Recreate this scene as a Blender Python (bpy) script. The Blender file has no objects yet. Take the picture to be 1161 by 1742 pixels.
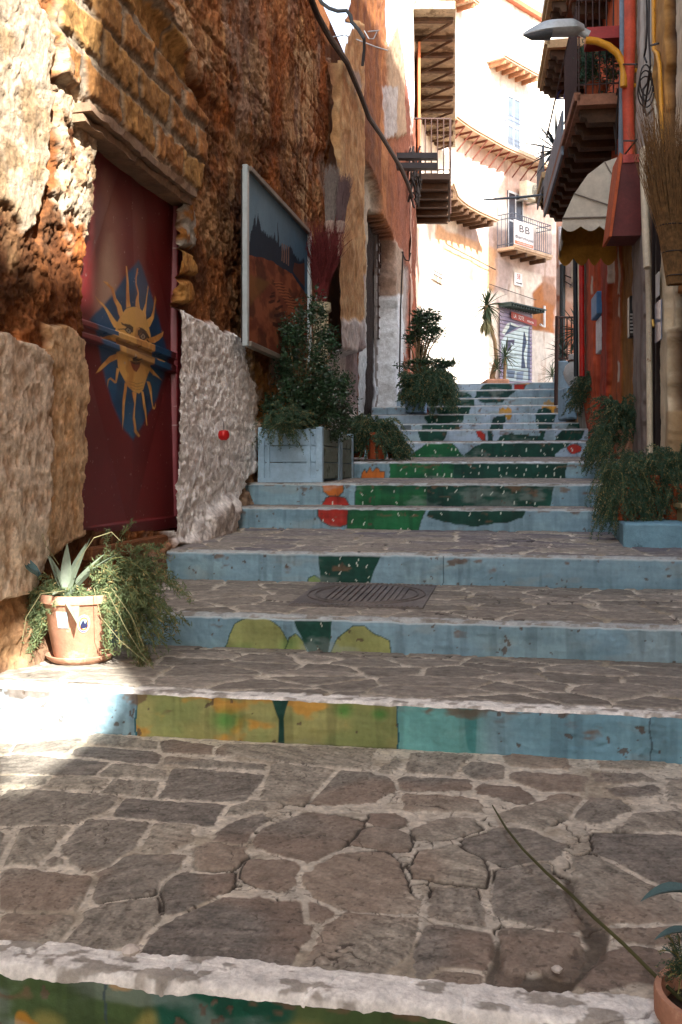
import bpy, math, random
import numpy as np
from mathutils import Vector
random.seed(7); rng = np.random.default_rng(11)
scene = bpy.context.scene
COL = scene.collection
# ---------------------------------------------------------------- frames
F, CX, HY, CZ = 1700.0, 580.5, 800.0, 1.1
TC, TS = math.cos(math.atan(.19)), math.sin(math.atan(.19))
def P(px, py, D): return Vector(((px-CX)/F*D, D, CZ+(HY-py)/F*D))
def UV(u, v, z): return Vector((u*TC+v*TS, -u*TS+v*TC, z))       # alley frame: u across, v up the stairs
def UVn(u, v, z): return np.stack([u*TC+v*TS, -u*TS+v*TC, z+0*u], -1)
def proj(p):
    p = np.asarray(p, float)
    Y = np.maximum(p[..., 1], .05)
    return CX+p[..., 0]/Y*F, HY-(p[..., 2]-CZ)/Y*F
UL = -2.26
def onL(px, py, u0=UL):                                           # point on left wall seen at px,py -> u,v,z
    k = (px-CX)/F; Y = u0/(TC*k-TS); X = k*Y
    return u0, TS*X+TC*Y, CZ+(HY-py)/F*Y
RD = Vector((.13, 1, 0)).normalized(); RN = Vector((-RD.y, RD.x, 0))
def RP(s, w, z): return Vector((1.48+.13*s, s, z))+RN*w           # right wall frame: s along, w out into the alley
def rs(px): return 1.48/((px-CX)/F-.13)
def rz(py, s, w=0): return CZ+(HY-py)/F*s
FT = np.array([[698,18.9],[703,19.4],[708,22.5],[716,25.6],[728,27.0],[745,27.9],[775,28.9],[800,29.6],[830,30.5],[870,31.5],[910,32.5],[955,33.6],[1010,34.6]])
def fD(px): return float(np.interp(px, FT[:, 0], FT[:, 1]))
def fbase(px): D = fD(px); return Vector(((px-CX)/F*D, D, 0))
def FP(px, w, z):                                                 # far curved facade, addressed along its length
    t = fbase(px+6)-fbase(px-6); t.normalize()
    return fbase(px)+Vector((t.y, -t.x, 0))*w+Vector((0, 0, z))
def fz(py, px, w=0): return CZ+(HY-py)/F*(fD(px)-.7*w)
ID = lambda a, b, c: Vector((a, b, c))
# ---------------------------------------------------------------- noise
def _h(i, j, k, s):
    n = (i.astype(np.int64)*374761393+j.astype(np.int64)*668265263+k.astype(np.int64)*2147483647+s*974711) & 0x7fffffff
    n = ((n ^ (n >> 13))*1274126177) & 0x7fffffff
    n = (n ^ (n >> 16))
    return (n & 0xffff)/65535.0
def vnoise(x, y, z=0., s=0):
    x, y, z = np.broadcast_arrays(np.asarray(x, float), np.asarray(y, float), np.asarray(z, float))
    i, j, k = np.floor(x), np.floor(y), np.floor(z)
    fx, fy, fzz = x-i, y-j, z-k
    fx, fy, fzz = [t*t*t*(t*(t*6-15)+10) for t in (fx, fy, fzz)]
    def L(a, b, t): return a+(b-a)*t
    r = []
    for dk in (0, 1):
        a = L(_h(i, j, k+dk, s), _h(i+1, j, k+dk, s), fx); b = L(_h(i, j+1, k+dk, s), _h(i+1, j+1, k+dk, s), fx)
        r.append(L(a, b, fy))
    return L(r[0], r[1], fzz)*2-1
def fbm(x, y, z=0., o=4, s=0, g=.5):
    a, r, t = 1., 0., 0.
    for n in range(o):
        r = r+a*vnoise(np.asarray(x)*2**n+17.3*n, np.asarray(y)*2**n+5.1*n, z, s+n); t += a; a *= g
    return r/t*1.5
def sstep(a, b, x): t = np.clip((x-a)/(b-a), 0, 1); return t*t*(3-2*t)
def mix(a, b, t): t = np.asarray(t)[..., None]; return np.asarray(a)*(1-t)+np.asarray(b)*t
def inpoly(px, py, poly):
    r = np.zeros(px.shape, bool); n = len(poly)
    for i in range(n):
        x1, y1 = poly[i]; x2, y2 = poly[(i+1) % n]
        if y1 == y2: continue
        r ^= ((y1 > py) != (y2 > py)) & (px < (x2-x1)*(py-y1)/(y2-y1)+x1)
    return r
def pdist(px, py, poly):
    d = np.full(px.shape, 1e9); n = len(poly)
    for i in range(n):
        x1, y1 = poly[i]; x2, y2 = poly[(i+1) % n]; dx, dy = x2-x1, y2-y1
        t = np.clip(((px-x1)*dx+(py-y1)*dy)/(dx*dx+dy*dy+1e-12), 0, 1)
        d = np.minimum(d, np.hypot(px-x1-t*dx, py-y1-t*dy))
    return d
def soft(px, py, poly, w):                                        # 1 inside, soft edge of w
    d = pdist(px, py, poly); i = inpoly(px, py, poly)
    return sstep(-w, w, np.where(i, d, -d))
def lin(h, k=1.0):
    h = h.lstrip('#'); c = [int(h[i:i+2], 16)/255 for i in (0, 2, 4)]
    return tuple(k*(x/12.92 if x < .04045 else ((x+.055)/1.055)**2.4) for x in c)
def voro(x, y, s=0, j=.85):
    i0, j0 = np.floor(x), np.floor(y); d1 = np.full(x.shape, 9.); d2 = d1.copy(); cid = np.zeros(x.shape)
    for a in (-1, 0, 1):
        for b in (-1, 0, 1):
            ci, cj = i0+a, j0+b
            hx = ci+.5+(_h(ci, cj, ci*0, s)-.5)*j; hy = cj+.5+(_h(ci, cj, ci*0, s+9)-.5)*j
            d = np.hypot(x-hx, y-hy); h = _h(ci, cj, ci*0, s+21)
            n = d < d1; d2 = np.where(n, d1, np.minimum(d2, d)); cid = np.where(n, h, cid); d1 = np.where(n, d, d1)
    return d2-d1, cid
# ---------------------------------------------------------------- materials
MATS = {}
def mat(name, color=None, rough=.8, bump=.3, bscale=40., var=.25, vscale=6., metal=0., spec=.35, attr=False, bdist=.01, transl=0., tint=None, emis=None):
    if name in MATS: return MATS[name]
    m = bpy.data.materials.new(name); m.use_nodes = True; nt = m.node_tree; N = nt.nodes; L = nt.links
    b = N['Principled BSDF']; out = N['Material Output']
    b.inputs['Roughness'].default_value = rough; b.inputs['Metallic'].default_value = metal
    b.inputs['Specular IOR Level'].default_value = spec
    tc = N.new('ShaderNodeTexCoord')
    n1 = N.new('ShaderNodeTexNoise'); n1.inputs['Scale'].default_value = vscale; n1.inputs['Detail'].default_value = 8; n1.inputs['Roughness'].default_value = .65
    L.new(tc.outputs['Object'], n1.inputs['Vector'])
    mr = N.new('ShaderNodeMapRange'); mr.inputs['From Min'].default_value = .3; mr.inputs['From Max'].default_value = .7
    mr.inputs['To Min'].default_value = 1-var; mr.inputs['To Max'].default_value = 1+var
    L.new(n1.outputs['Fac'], mr.inputs['Value'])
    n2 = N.new('ShaderNodeTexNoise'); n2.inputs['Scale'].default_value = bscale; n2.inputs['Detail'].default_value = 7; n2.inputs['Roughness'].default_value = .7
    L.new(tc.outputs['Object'], n2.inputs['Vector'])
    mr2 = N.new('ShaderNodeMapRange'); mr2.inputs['From Min'].default_value = .3; mr2.inputs['From Max'].default_value = .7
    mr2.inputs['To Min'].default_value = 1-var*.6; mr2.inputs['To Max'].default_value = 1+var*.6
    L.new(n2.outputs['Fac'], mr2.inputs['Value'])
    mu0 = N.new('ShaderNodeMath'); mu0.operation = 'MULTIPLY'; L.new(mr.outputs[0], mu0.inputs[0]); L.new(mr2.outputs[0], mu0.inputs[1])
    mu = N.new('ShaderNodeVectorMath'); mu.operation = 'SCALE'
    if attr:
        at = N.new('ShaderNodeAttribute'); at.attribute_name = 'Col'; L.new(at.outputs['Color'], mu.inputs[0])
    else: mu.inputs[0].default_value = color[:3]
    L.new(mu0.outputs[0], mu.inputs['Scale'])
    last = mu.outputs['Vector']
    if tint:                                                      # patches of a second colour (rust, wear)
        n3 = N.new('ShaderNodeTexNoise'); n3.inputs['Scale'].default_value = tint[1]; n3.inputs['Detail'].default_value = 9; n3.inputs['Roughness'].default_value = .7
        L.new(tc.outputs['Object'], n3.inputs['Vector'])
        r3 = N.new('ShaderNodeMapRange'); r3.inputs['From Min'].default_value = tint[2]; r3.inputs['From Max'].default_value = tint[2]+.06
        L.new(n3.outputs['Fac'], r3.inputs['Value'])
        mx = N.new('ShaderNodeMix'); mx.data_type = 'RGBA'; L.new(r3.outputs[0], mx.inputs['Factor']); L.new(last, mx.inputs[6]); mx.inputs[7].default_value = (*tint[0], 1)
        last = mx.outputs[2]
    L.new(last, b.inputs['Base Color'])
    if bump:
        n4 = N.new('ShaderNodeTexNoise'); n4.inputs['Scale'].default_value = bscale*5; n4.inputs['Detail'].default_value = 4; n4.inputs['Roughness'].default_value = .6
        L.new(tc.outputs['Object'], n4.inputs['Vector'])
        bp0 = N.new('ShaderNodeBump'); bp0.inputs['Strength'].default_value = min(1, bump*.8); bp0.inputs['Distance'].default_value = bdist*.3; L.new(n4.outputs['Fac'], bp0.inputs['Height'])
        bp = N.new('ShaderNodeBump'); bp.inputs['Strength'].default_value = bump; bp.inputs['Distance'].default_value = bdist
        L.new(n2.outputs['Fac'], bp.inputs['Height']); L.new(bp0.outputs[0], bp.inputs['Normal']); L.new(bp.outputs[0], b.inputs['Normal'])
    if transl:
        tr = N.new('ShaderNodeBsdfTranslucent'); L.new(last, tr.inputs['Color']); ms = N.new('ShaderNodeMixShader'); ms.inputs[0].default_value = transl
        L.new(b.outputs[0], ms.inputs[1]); L.new(tr.outputs[0], ms.inputs[2]); L.new(ms.outputs[0], out.inputs['Surface'])
    MATS[name] = m; return m
# ---------------------------------------------------------------- objects
def tag(o, label=None, cat=None, group=None, kind=None):
    if label: o['label'] = label
    if cat: o['category'] = cat
    if group: o['group'] = group
    if kind: o['kind'] = kind
    return o
def empty(name, loc, label, cat, group=None):
    o = bpy.data.objects.new(name, None); COL.objects.link(o); o.location = loc; o.empty_display_size = .1
    return tag(o, label, cat, group)
def link(name, me, parent=None):
    o = bpy.data.objects.new(name, me); COL.objects.link(o)
    if parent:
        o.parent = parent
        w = Vector((0, 0, 0)); q = parent
        while q: w += q.location; q = q.parent
        o.location = -w                                           # meshes are written in world coordinates
    return o
def gmesh(name, pos, col=None, m=None, parent=None, keep=None, smooth=True, flip=False):
    """grid mesh from pos (a,b,3) with painted colours (a,b,3); keep masks faces"""
    a, b, _ = pos.shape
    idx = np.arange(a*b).reshape(a, b)
    q = np.stack([idx[:-1, :-1], idx[1:, :-1], idx[1:, 1:], idx[:-1, 1:]], -1).reshape(-1, 4)
    if flip: q = q[:, ::-1]
    if keep is not None: q = q[keep[:-1, :-1].reshape(-1)]
    used = np.zeros(a*b, bool); used[q.ravel()] = True
    remap = np.cumsum(used)-1; q = remap[q]; pv = pos.reshape(-1, 3)[used]
    me = bpy.data.meshes.new(name); me.vertices.add(len(pv)); me.vertices.foreach_set('co', pv.astype(np.float32).ravel())
    me.loops.add(q.size); me.loops.foreach_set('vertex_index', q.astype(np.int32).ravel())
    me.polygons.add(len(q)); me.polygons.foreach_set('loop_start', np.arange(0, q.size, 4, dtype=np.int32))
    me.polygons.foreach_set('use_smooth', np.full(len(q), smooth)); me.update(calc_edges=True)
    if col is not None:
        c = np.ones((len(pv), 4), np.float32); c[:, :3] = np.clip(col.reshape(-1, 3)[used], 0, 1)
        at = me.color_attributes.new('Col', 'FLOAT_COLOR', 'POINT'); at.data.foreach_set('color', c.ravel())
    if m: me.materials.append(m)
    return link(name, me, parent)
class MB:
    def __init__(s, fr=ID): s.v = []; s.f = []; s.fr = fr
    def add(s, vs, fs):
        o = len(s.v); s.v += [s.fr(*p) for p in vs]; s.f += [tuple(i+o for i in f) for f in fs]; return s
    def raw(s, vs, fs):
        o = len(s.v); s.v += [Vector(p) for p in vs]; s.f += [tuple(i+o for i in f) for f in fs]; return s
    def box(s, a0, a1, b0, b1, c0, c1, bev=0.):
        if bev:
            e = bev; X = (a0, a0+e, a1-e, a1); Yy = (b0, b0+e, b1-e, b1); Z = (c0, c0+e, c1-e, c1)
            vs = []; 
            for sx in (0, 3):
                for sy in (0, 3):
                    for sz in (0, 3):
                        ix = 1 if sx == 0 else 2; iy = 1 if sy == 0 else 2; iz = 1 if sz == 0 else 2
                        vs += [(X[sx], Yy[iy], Z[iz]), (X[ix], Yy[sy], Z[iz]), (X[ix], Yy[iy], Z[sz])]
            g = lambda x, y, z, k: (x*4+y*2+z)*3+k
            fs = []
            for x in (0, 1): q = [g(x, 0, 0, 0), g(x, 1, 0, 0), g(x, 1, 1, 0), g(x, 0, 1, 0)]; fs.append(q if x else q[::-1])
            for y in (0, 1): q = [g(0, y, 0, 1), g(1, y, 0, 1), g(1, y, 1, 1), g(0, y, 1, 1)]; fs.append(q[::-1] if y else q)
            for z in (0, 1): q = [g(0, 0, z, 2), g(1, 0, z, 2), g(1, 1, z, 2), g(0, 1, z, 2)]; fs.append(q if z else q[::-1])
            for x in (0, 1):
                for y in (0, 1): fs.append([g(x, y, 0, 0), g(x, y, 0, 1), g(x, y, 1, 1), g(x, y, 1, 0)])
                for z in (0, 1): fs.append([g(x, 0, z, 0), g(x, 0, z, 2), g(x, 1, z, 2), g(x, 1, z, 0)])
            for y in (0, 1):
                for z in (0, 1): fs.append([g(0, y, z, 1), g(0, y, z, 2), g(1, y, z, 2), g(1, y, z, 1)])
            for x in (0, 1):
                for y in (0, 1):
                    for z in (0, 1): fs.append([g(x, y, z, 0), g(x, y, z, 1), g(x, y, z, 2)])
            return s.add(vs, fs)
        vs = [(a, b, c) for a in (a0, a1) for b in (b0, b1) for c in (c0, c1)]
        return s.add(vs, [(0, 1, 3, 2), (4, 6, 7, 5), (0, 4, 5, 1), (2, 3, 7, 6), (0, 2, 6, 4), (1, 5, 7, 3)])
    def tube(s, pts, r, n=8, cap=True):
        pts = [Vector(p) for p in pts]; R = r if isinstance(r, (list, tuple)) else [r]*len(pts)
        vs = []; fs = []; prev = None
        for i, p in enumerate(pts):
            t = (pts[min(i+1, len(pts)-1)]-pts[max(i-1, 0)]).normalized()
            if prev is None: a = t.orthogonal().normalized()
            else: a = (prev-t*prev.dot(t)).normalized()
            prev = a; b = t.cross(a)
            vs += [p+(a*math.cos(2*math.pi*k/n)+b*math.sin(2*math.pi*k/n))*R[i] for k in range(n)]
        for i in range(len(pts)-1):
            for k in range(n): fs.append((i*n+k, i*n+(k+1) % n, (i+1)*n+(k+1) % n, (i+1)*n+k))
        if cap: fs += [tuple(range(n))[::-1], tuple((len(pts)-1)*n+k for k in range(n))]
        return s.raw(vs, fs)
    def lathe(s, c, prof, n=32, wob=0.):
        c = Vector(c); vs = []; fs = []
        for r, z in prof:
            for k in range(n):
                a = 2*math.pi*k/n; rr = r*(1+wob*math.sin(3*a+z*9)); vs.append(c+Vector((rr*math.cos(a), rr*math.sin(a), z)))
        for i in range(len(prof)-1):
            for k in range(n): fs.append((i*n+k, i*n+(k+1) % n, (i+1)*n+(k+1) % n, (i+1)*n+k))
        if prof[0][0] > 1e-4: fs.append(tuple(range(n))[::-1])
        if prof[-1][0] > 1e-4: fs.append(tuple((len(prof)-1)*n+k for k in range(n)))
        return s.raw(vs, fs)
    def prism(s, poly, b0, b1, swap=0):                           # poly in (a,c), extruded along b; swap=1: poly in (b,c) extruded along a; 2: (a,b) along c
        n = len(poly)
        mk = {0: lambda p, t: (p[0], t, p[1]), 1: lambda p, t: (t, p[0], p[1]), 2: lambda p, t: (p[0], p[1], t)}[swap]
        vs = [mk(p, b0) for p in poly]+[mk(p, b1) for p in poly]
        return s.add(vs, [tuple(range(n))[::-1], tuple(range(n, 2*n))]+[(i, (i+1) % n, n+(i+1) % n, n+i) for i in range(n)])
    def build(s, name, m, parent=None, smooth=False):
        me = bpy.data.meshes.new(name); me.from_pydata([tuple(v) for v in s.v], [], s.f)
        if m: me.materials.append(m)
        me.update()
        import bmesh as _b
        bm = _b.new(); bm.from_mesh(me); _b.ops.recalc_face_normals(bm, faces=bm.faces); bm.to_mesh(me); bm.free()
        if smooth:
            me.polygons.foreach_set('use_smooth', [True]*len(me.polygons)); me.set_sharp_from_angle(angle=math.radians(40))
        return link(name, me, parent)
def text_mesh(txt, size, place, name, m, parent, ext=0.0, bold=False, align='CENTER', xs=1.0):
    cu = bpy.data.curves.new(name, 'FONT'); cu.body = txt; cu.size = size; cu.align_x = align; cu.extrude = ext
    if bold: cu.offset = size*.02
    o = bpy.data.objects.new(name+'_tmp', cu); COL.objects.link(o)
    dg = bpy.context.evaluated_depsgraph_get(); me = bpy.data.meshes.new_from_object(o.evaluated_get(dg)); me.name = name
    bpy.data.objects.remove(o)
    for v in me.vertices: v.co = place(v.co.x*xs, v.co.y, v.co.z)
    me.materials.clear(); me.materials.append(m)
    return link(name, me, parent)
def strokes(name, lines, r, place, m, parent):                    # painted lettering as thin ribbons
    b = MB()
    for ln in lines:
        pts = [place(x, y) for x, y in ln]
        b.tube(pts, r, 5)
    return b.build(name, m, parent)
# ================================================================ STAIRS
STEPS = [(2.02,-1.32,-1.10),(3.785,-1.064,-.895),(4.83,-.899,-.733),(5.93,-.688,-.505),(7.46,-.4545,-.291),(7.86,-.288,-.111),
 (9.45,-.084,.073),(11.2,.138,.309),(12.68,.36,.5075),(14.2,.54,.658),(15.0,.67,.836),(15.82,.85,1.01),(16.63,1.02,1.187),(17.34,1.2,1.378),(18.05,1.39,1.56)]
STEPS = [(v, b+CZ, t+CZ) for v, b, t in STEPS]
def ground_z(v):
    if v < STEPS[0][0]: return STEPS[0][1]
    for i in range(len(STEPS)-1, -1, -1):
        if v >= STEPS[i][0]:
            if i == len(STEPS)-1: return STEPS[i][2]+.01*(v-STEPS[i][0])
            v0, _, t0 = STEPS[i]; v1, b1, _ = STEPS[i+1]
            return t0+(b1-t0)*(v-v0)/(v1-v0)
Z7 = lambda L: [(640+x/3.138, 640+y/3.138) for x, y in L]
Z4r = lambda L: [(380+x/1.935, 780+y/1.938) for x, y in L]
BLUE, DG, MG, OL, RED, ORG, YEL, TEAL = lin('#7a9aa8'), lin('#0b3f34'), lin('#156038'), lin('#8e945c'), lin('#a62d22'), lin('#bf6a28'), lin('#c0913a'), lin('#4f958f')
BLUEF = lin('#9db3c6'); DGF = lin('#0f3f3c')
RG = {2:[(OL,[(383,1106),(388,1085),(400,1062),(425,1050),(455,1052),(478,1068),(490,1095),(490,1125),(383,1125)]),(OL,[(480,1125),(490,1085),(502,1077),(515,1090),(528,1125)]),
  (DG,[(497,1045),(567,1045),(562,1085),(556,1120),(530,1120),(515,1090),(505,1070)]),(OL,[(555,1125),(575,1085),(600,1065),(620,1065),(640,1080),(662,1090),(666,1125)])],
 3:[(DG,[(540,935),(655,935),(640,965),(625,1003),(550,1003),(543,970)]),(OL,[(522,1003),(524,985),(535,979),(546,985),(548,1003)])],
 4:[(RED,Z4r([(310,155),(413,155),(413,215),(385,225),(350,222),(325,205),(312,185)])),(MG,Z4r([(413,150),(678,150),(650,205),(640,250),(410,250)])),
  (DG,Z4r([(672,185),(690,150),(1010,150),(985,195),(920,212),(840,223),(760,218),(700,200)]))],
 5:[(ORG,Z4r([(325,75),(398,75),(395,110),(375,125),(350,125),(330,110)])),(RED,Z4r([(318,170),(340,130),(370,122),(405,130),(430,170)])),
  (MG,Z4r([(440,70),(672,70),(672,170),(436,170)])),(DG,Z4r([(672,70),(1095,70),(1085,120),(1072,170),(672,170)]))],
 6:[(ORG,Z4r([(455,45),(465,33),(472,45),(482,28),(492,42),(505,30),(515,45),(530,45),(532,80),(448,80)])),(MG,Z4r([(545,5),(760,5),(760,80),(548,80)])),(DG,Z4r([(760,5),(1132,5),(1128,80),(760,80)]))],
 7:[(MG,Z7([(175,445),(210,400),(260,370),(300,358),(300,345),(395,345),(440,390),(475,445)])),(DG,Z7([(470,420),(520,375),(560,357),(562,345),(1050,345),(1010,385),(960,412),(962,445),(470,445)])),
  (RED,Z7([(1020,380),(1040,362),(1070,360),(1100,380),(1095,405),(1060,418),(1030,405)])),(YEL,Z7([(160,400),(185,375),(190,395),(170,425)]))],
 8:[(DG,Z7([(215,280),(395,280),(365,325),(345,355),(245,355),(225,320)])),(RED,Z7([(530,292),(560,290),(585,310),(590,345),(565,340),(540,320)])),(DGF,Z7([(598,280),(625,280),(622,355),(595,355)])),
  (DG,Z7([(630,355),(660,320),(720,308),(800,308),(860,320),(880,315),(875,280),(910,280),(900,320),(905,355)])),(DG,Z7([(955,355),(960,325),(985,300),(1005,280),(1112,280),(1100,330),(1080,355)]))],
 9:[(DG,Z7([(240,245),(445,245),(443,290),(243,290)])),(DGF,Z7([(612,245),(680,245),(675,290),(610,290)])),(DGF,Z7([(855,245),(945,245),(935,290),(870,290)])),(DG,Z7([(1005,290),(1030,258),(1060,245),(1115,245),(1110,290)])),(lin('#56666f'),Z7([(130,232),(185,262),(187,290),(130,290)]))],
 10:[(DG,Z7([(250,198),(478,198),(465,235),(450,255),(275,255),(262,225)])),(YEL,Z7([(655,198),(722,198),(718,230),(705,238),(690,212)])),(DGF,Z7([(615,255),(625,225),(650,212),(690,210),(695,240),(680,255)])),(DGF,Z7([(850,198),(960,198),(950,255),(858,255)]))],
 11:[(DG,Z7([(310,150),(503,150),(495,208),(330,208)])),(RED,Z7([(222,150),(262,150),(290,208),(250,200),(228,180)])),(YEL,Z7([(655,168),(665,178),(675,166),(690,178),(705,166),(720,178),(720,208),(660,208)])),(YEL,Z7([(885,150),(965,150),(965,208),(885,208)])),(DGF,Z7([(852,208),(862,180),(900,170),(935,178),(945,208)]))],
 12:[(DG,Z7([(370,108),(522,108),(525,158),(370,158)])),(DGF,Z7([(530,108),(698,108),(680,135),(640,145),(580,145),(545,132)])),(YEL,Z7([(882,158),(895,135),(905,142),(920,126),(935,142),(945,135),(962,158)]))],
 13:[(DG,Z7([(385,70),(470,80),(500,95),(520,114),(380,114)])),(DGF,Z7([(540,68),(765,68),(735,92),(700,114),(525,114)]))],
 14:[(DGF,Z7([(590,30),(715,30),(728,76),(550,76)])),(RED,Z7([(738,44),(800,44),(785,76),(738,76)])),(YEL,Z7([(775,30),(818,30),(815,42),(775,42)]))]}
M_RISER = mat('painted_render', rough=.72, attr=True, bump=.35, bscale=55, var=.13, vscale=5, bdist=.008)
M_STONE = mat('porphyry_paving', rough=.82, attr=True, bump=.8, bscale=70, var=.3, vscale=18, bdist=.006)
STL = lambda k: None
z1 = lambda L: [(x/1.935, 1120+y/1.935) for x, y in L]
z2 = lambda L: [(300+x/1.935, 1240+y/1.935) for x, y in L]
z3 = lambda L: [(560+x/1.932, 1120+y/1.932) for x, y in L]
z4 = lambda L: [(x/1.935, 1420+y/1.935) for x, y in L]
z5 = lambda L: [(560+x/1.932, 1420+y/1.932) for x, y in L]
STONES = [z1(L) for L in ([(240,300),(280,290),(510,310),(530,325),(520,350),(240,322)],[(290,262),(330,250),(515,275),(512,300),(300,285)],[(530,275),(570,270),(700,290),(695,318),(540,310)],
 [(715,300),(750,285),(1230,300),(1200,372),(1000,350),(715,320)],[(540,330),(560,325),(875,350),(870,372),(540,352)],[(0,330),(60,320),(360,345),(300,385),(0,380)],[(345,375),(370,350),(545,370),(540,400),(345,388)],
 [(0,388),(160,392),(150,418),(0,418)],[(165,400),(220,392),(355,403),(330,435),(150,430)],[(335,440),(375,402),(515,410),(510,440),(490,455),(340,445)],[(565,370),(600,365),(870,385),(800,470),(530,460)],
 [(890,355),(930,350),(1100,370),(1000,485),(865,465)],[(0,460),(40,435),(90,435),(390,455),(360,495),(225,550),(0,545)],[(385,500),(420,462),(740,485),(690,550),(400,520)],
 [(-180,330),(-20,330),(-20,385),(-200,380)],[(60,285),(270,265),(225,312),(40,310)],[(-90,290),(40,288),(20,318),(-110,315)],[(-120,440),(-10,440),(-30,540),(-160,530)],[(0,565),(40,572),(20,600),(0,610)])]
STONES += [[(35,1412),(122,1405),(103,1422),(68,1470),(5,1474)],[(150,1397),(252,1400),(243,1420),(217,1451),(191,1474),(150,1482),(115,1468),(112,1440)],[(265,1405),(325,1408),(318,1430),(280,1452),(245,1450),(250,1430)],
 [(0,1487),(31,1478),(160,1495),(142,1523),(124,1548),(0,1547)],[(788,1431),(838,1415),(890,1412),(965,1440),(930,1465),(860,1475),(800,1450)],[(512,1650),(555,1590),(590,1560),(705,1568),(710,1585),(687,1625),(627,1668),(560,1660)],
 [(-120,1560),(-10,1558),(-10,1600),(-130,1600)],[(-140,1480),(-12,1485),(-10,1545),(-130,1540)],[(-60,1410),(25,1415),(-5,1472),(-80,1470)]]
STONES += [z4(L) for L in ([(330,130),(400,75),(490,70),(600,75),(590,110),(520,160),(500,200),(330,225),(310,200)],[(0,268),(230,275),(255,290),(190,350),(120,370),(0,362)],
 [(200,370),(290,260),(340,230),(510,210),(525,225),(515,290),(450,365),(290,380),(190,375)],[(545,160),(560,145),(600,130),(770,128),(760,170),(680,215),(570,265),(540,255)],[(645,90),(650,50),(700,30),(800,45),(810,80),(770,115),(700,125),(650,115)],
 [(805,90),(820,85),(950,90),(970,100),(965,160),(930,190),(860,175),(800,140)],[(480,370),(500,330),(560,290),(730,215),(850,210),(980,235),(1000,280),(1010,340),(950,420),(890,450),(700,440),(490,400)],[(145,88),(180,75),(225,78),(220,100),(160,110)])]
STONES += [z2(L) for L in ([(265,350),(290,330),(430,280),(470,285),(610,310),(580,360),(470,430),(430,440),(270,390)],[(425,490),(530,420),(690,410),(720,450),(785,575),(770,610),(620,600),(520,590),(460,560),(435,520)],
 [(580,380),(610,335),(700,330),(765,355),(750,400),(700,405)],[(140,340),(190,310),(280,280),(300,300),(250,350),(210,385),(130,365)],[(160,290),(180,260),(240,240),(330,240),(340,260),(250,275)],
 [(445,245),(540,140),(640,145),(700,160),(720,200),(650,240),(500,250)],[(650,150),(720,100),(735,110),(710,150)],[(770,130),(780,85),(870,80),(970,95),(900,150),(770,145)],[(740,170),(760,160),(960,170),(968,205),(780,205),(740,195)],
 [(750,230),(760,215),(990,235),(1000,275),(760,270)],[(945,130),(970,110),(1080,125),(1070,165),(980,165)],[(635,310),(650,285),(720,282),(760,320),(700,325)],[(780,330),(900,300),(970,300),(1005,340),(880,370),(800,365)],[(425,640),(440,570),(510,590),(510,620)])]
STONES += [z3(L) for L in ([(585,325),(610,320),(780,330),(775,365),(590,355)],[(600,385),(640,375),(835,390),(835,440),(700,435),(610,400)],[(485,430),(510,418),(620,425),(670,465),(640,475),(490,445)],[(575,515),(760,450),(845,465),(800,500),(705,570),(580,530)],
 [(820,500),(850,460),(960,470),(985,500),(890,540),(830,530)],[(890,340),(1100,335),(1090,365),(900,365)],[(1010,515),(1240,500),(1240,570),(960,570)],[(920,430),(1060,420),(1090,450),(950,455)],[(1120,400),(1300,405),(1300,480),(1120,470)],[(870,380),(1020,378),(1060,405),(900,410)])]
STONES += [z5(L) for L in ([(870,15),(890,0),(1260,5),(1260,190),(1160,178),(1050,150),(880,60)],[(805,85),(850,70),(930,100),(1060,170),(1160,230),(1200,290),(890,295),(810,230)],[(545,160),(550,130),(690,95),(720,100),(740,160),(790,220),(820,290),(800,325),(560,270),(540,220)],
 [(275,110),(320,60),(420,45),(500,80),(520,130),(518,175),(290,145)],[(345,180),(480,185),(510,270),(515,315),(345,290)],[(290,390),(310,320),(350,292),(520,325),(550,380),(500,450),(370,438),(320,478),(290,430)],
 [(330,485),(370,448),(500,460),(495,500),(450,525),(330,500)],[(560,330),(570,315),(800,330),(830,410),(790,470),(680,450),(600,510),(560,470)],[(830,490),(900,400),(1000,370),(1120,400),(1180,470),(870,515)],[(900,310),(1260,300),(1260,360),(1000,362)],
 [(1190,385),(1300,385),(1300,500),(1200,490)])]
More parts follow.
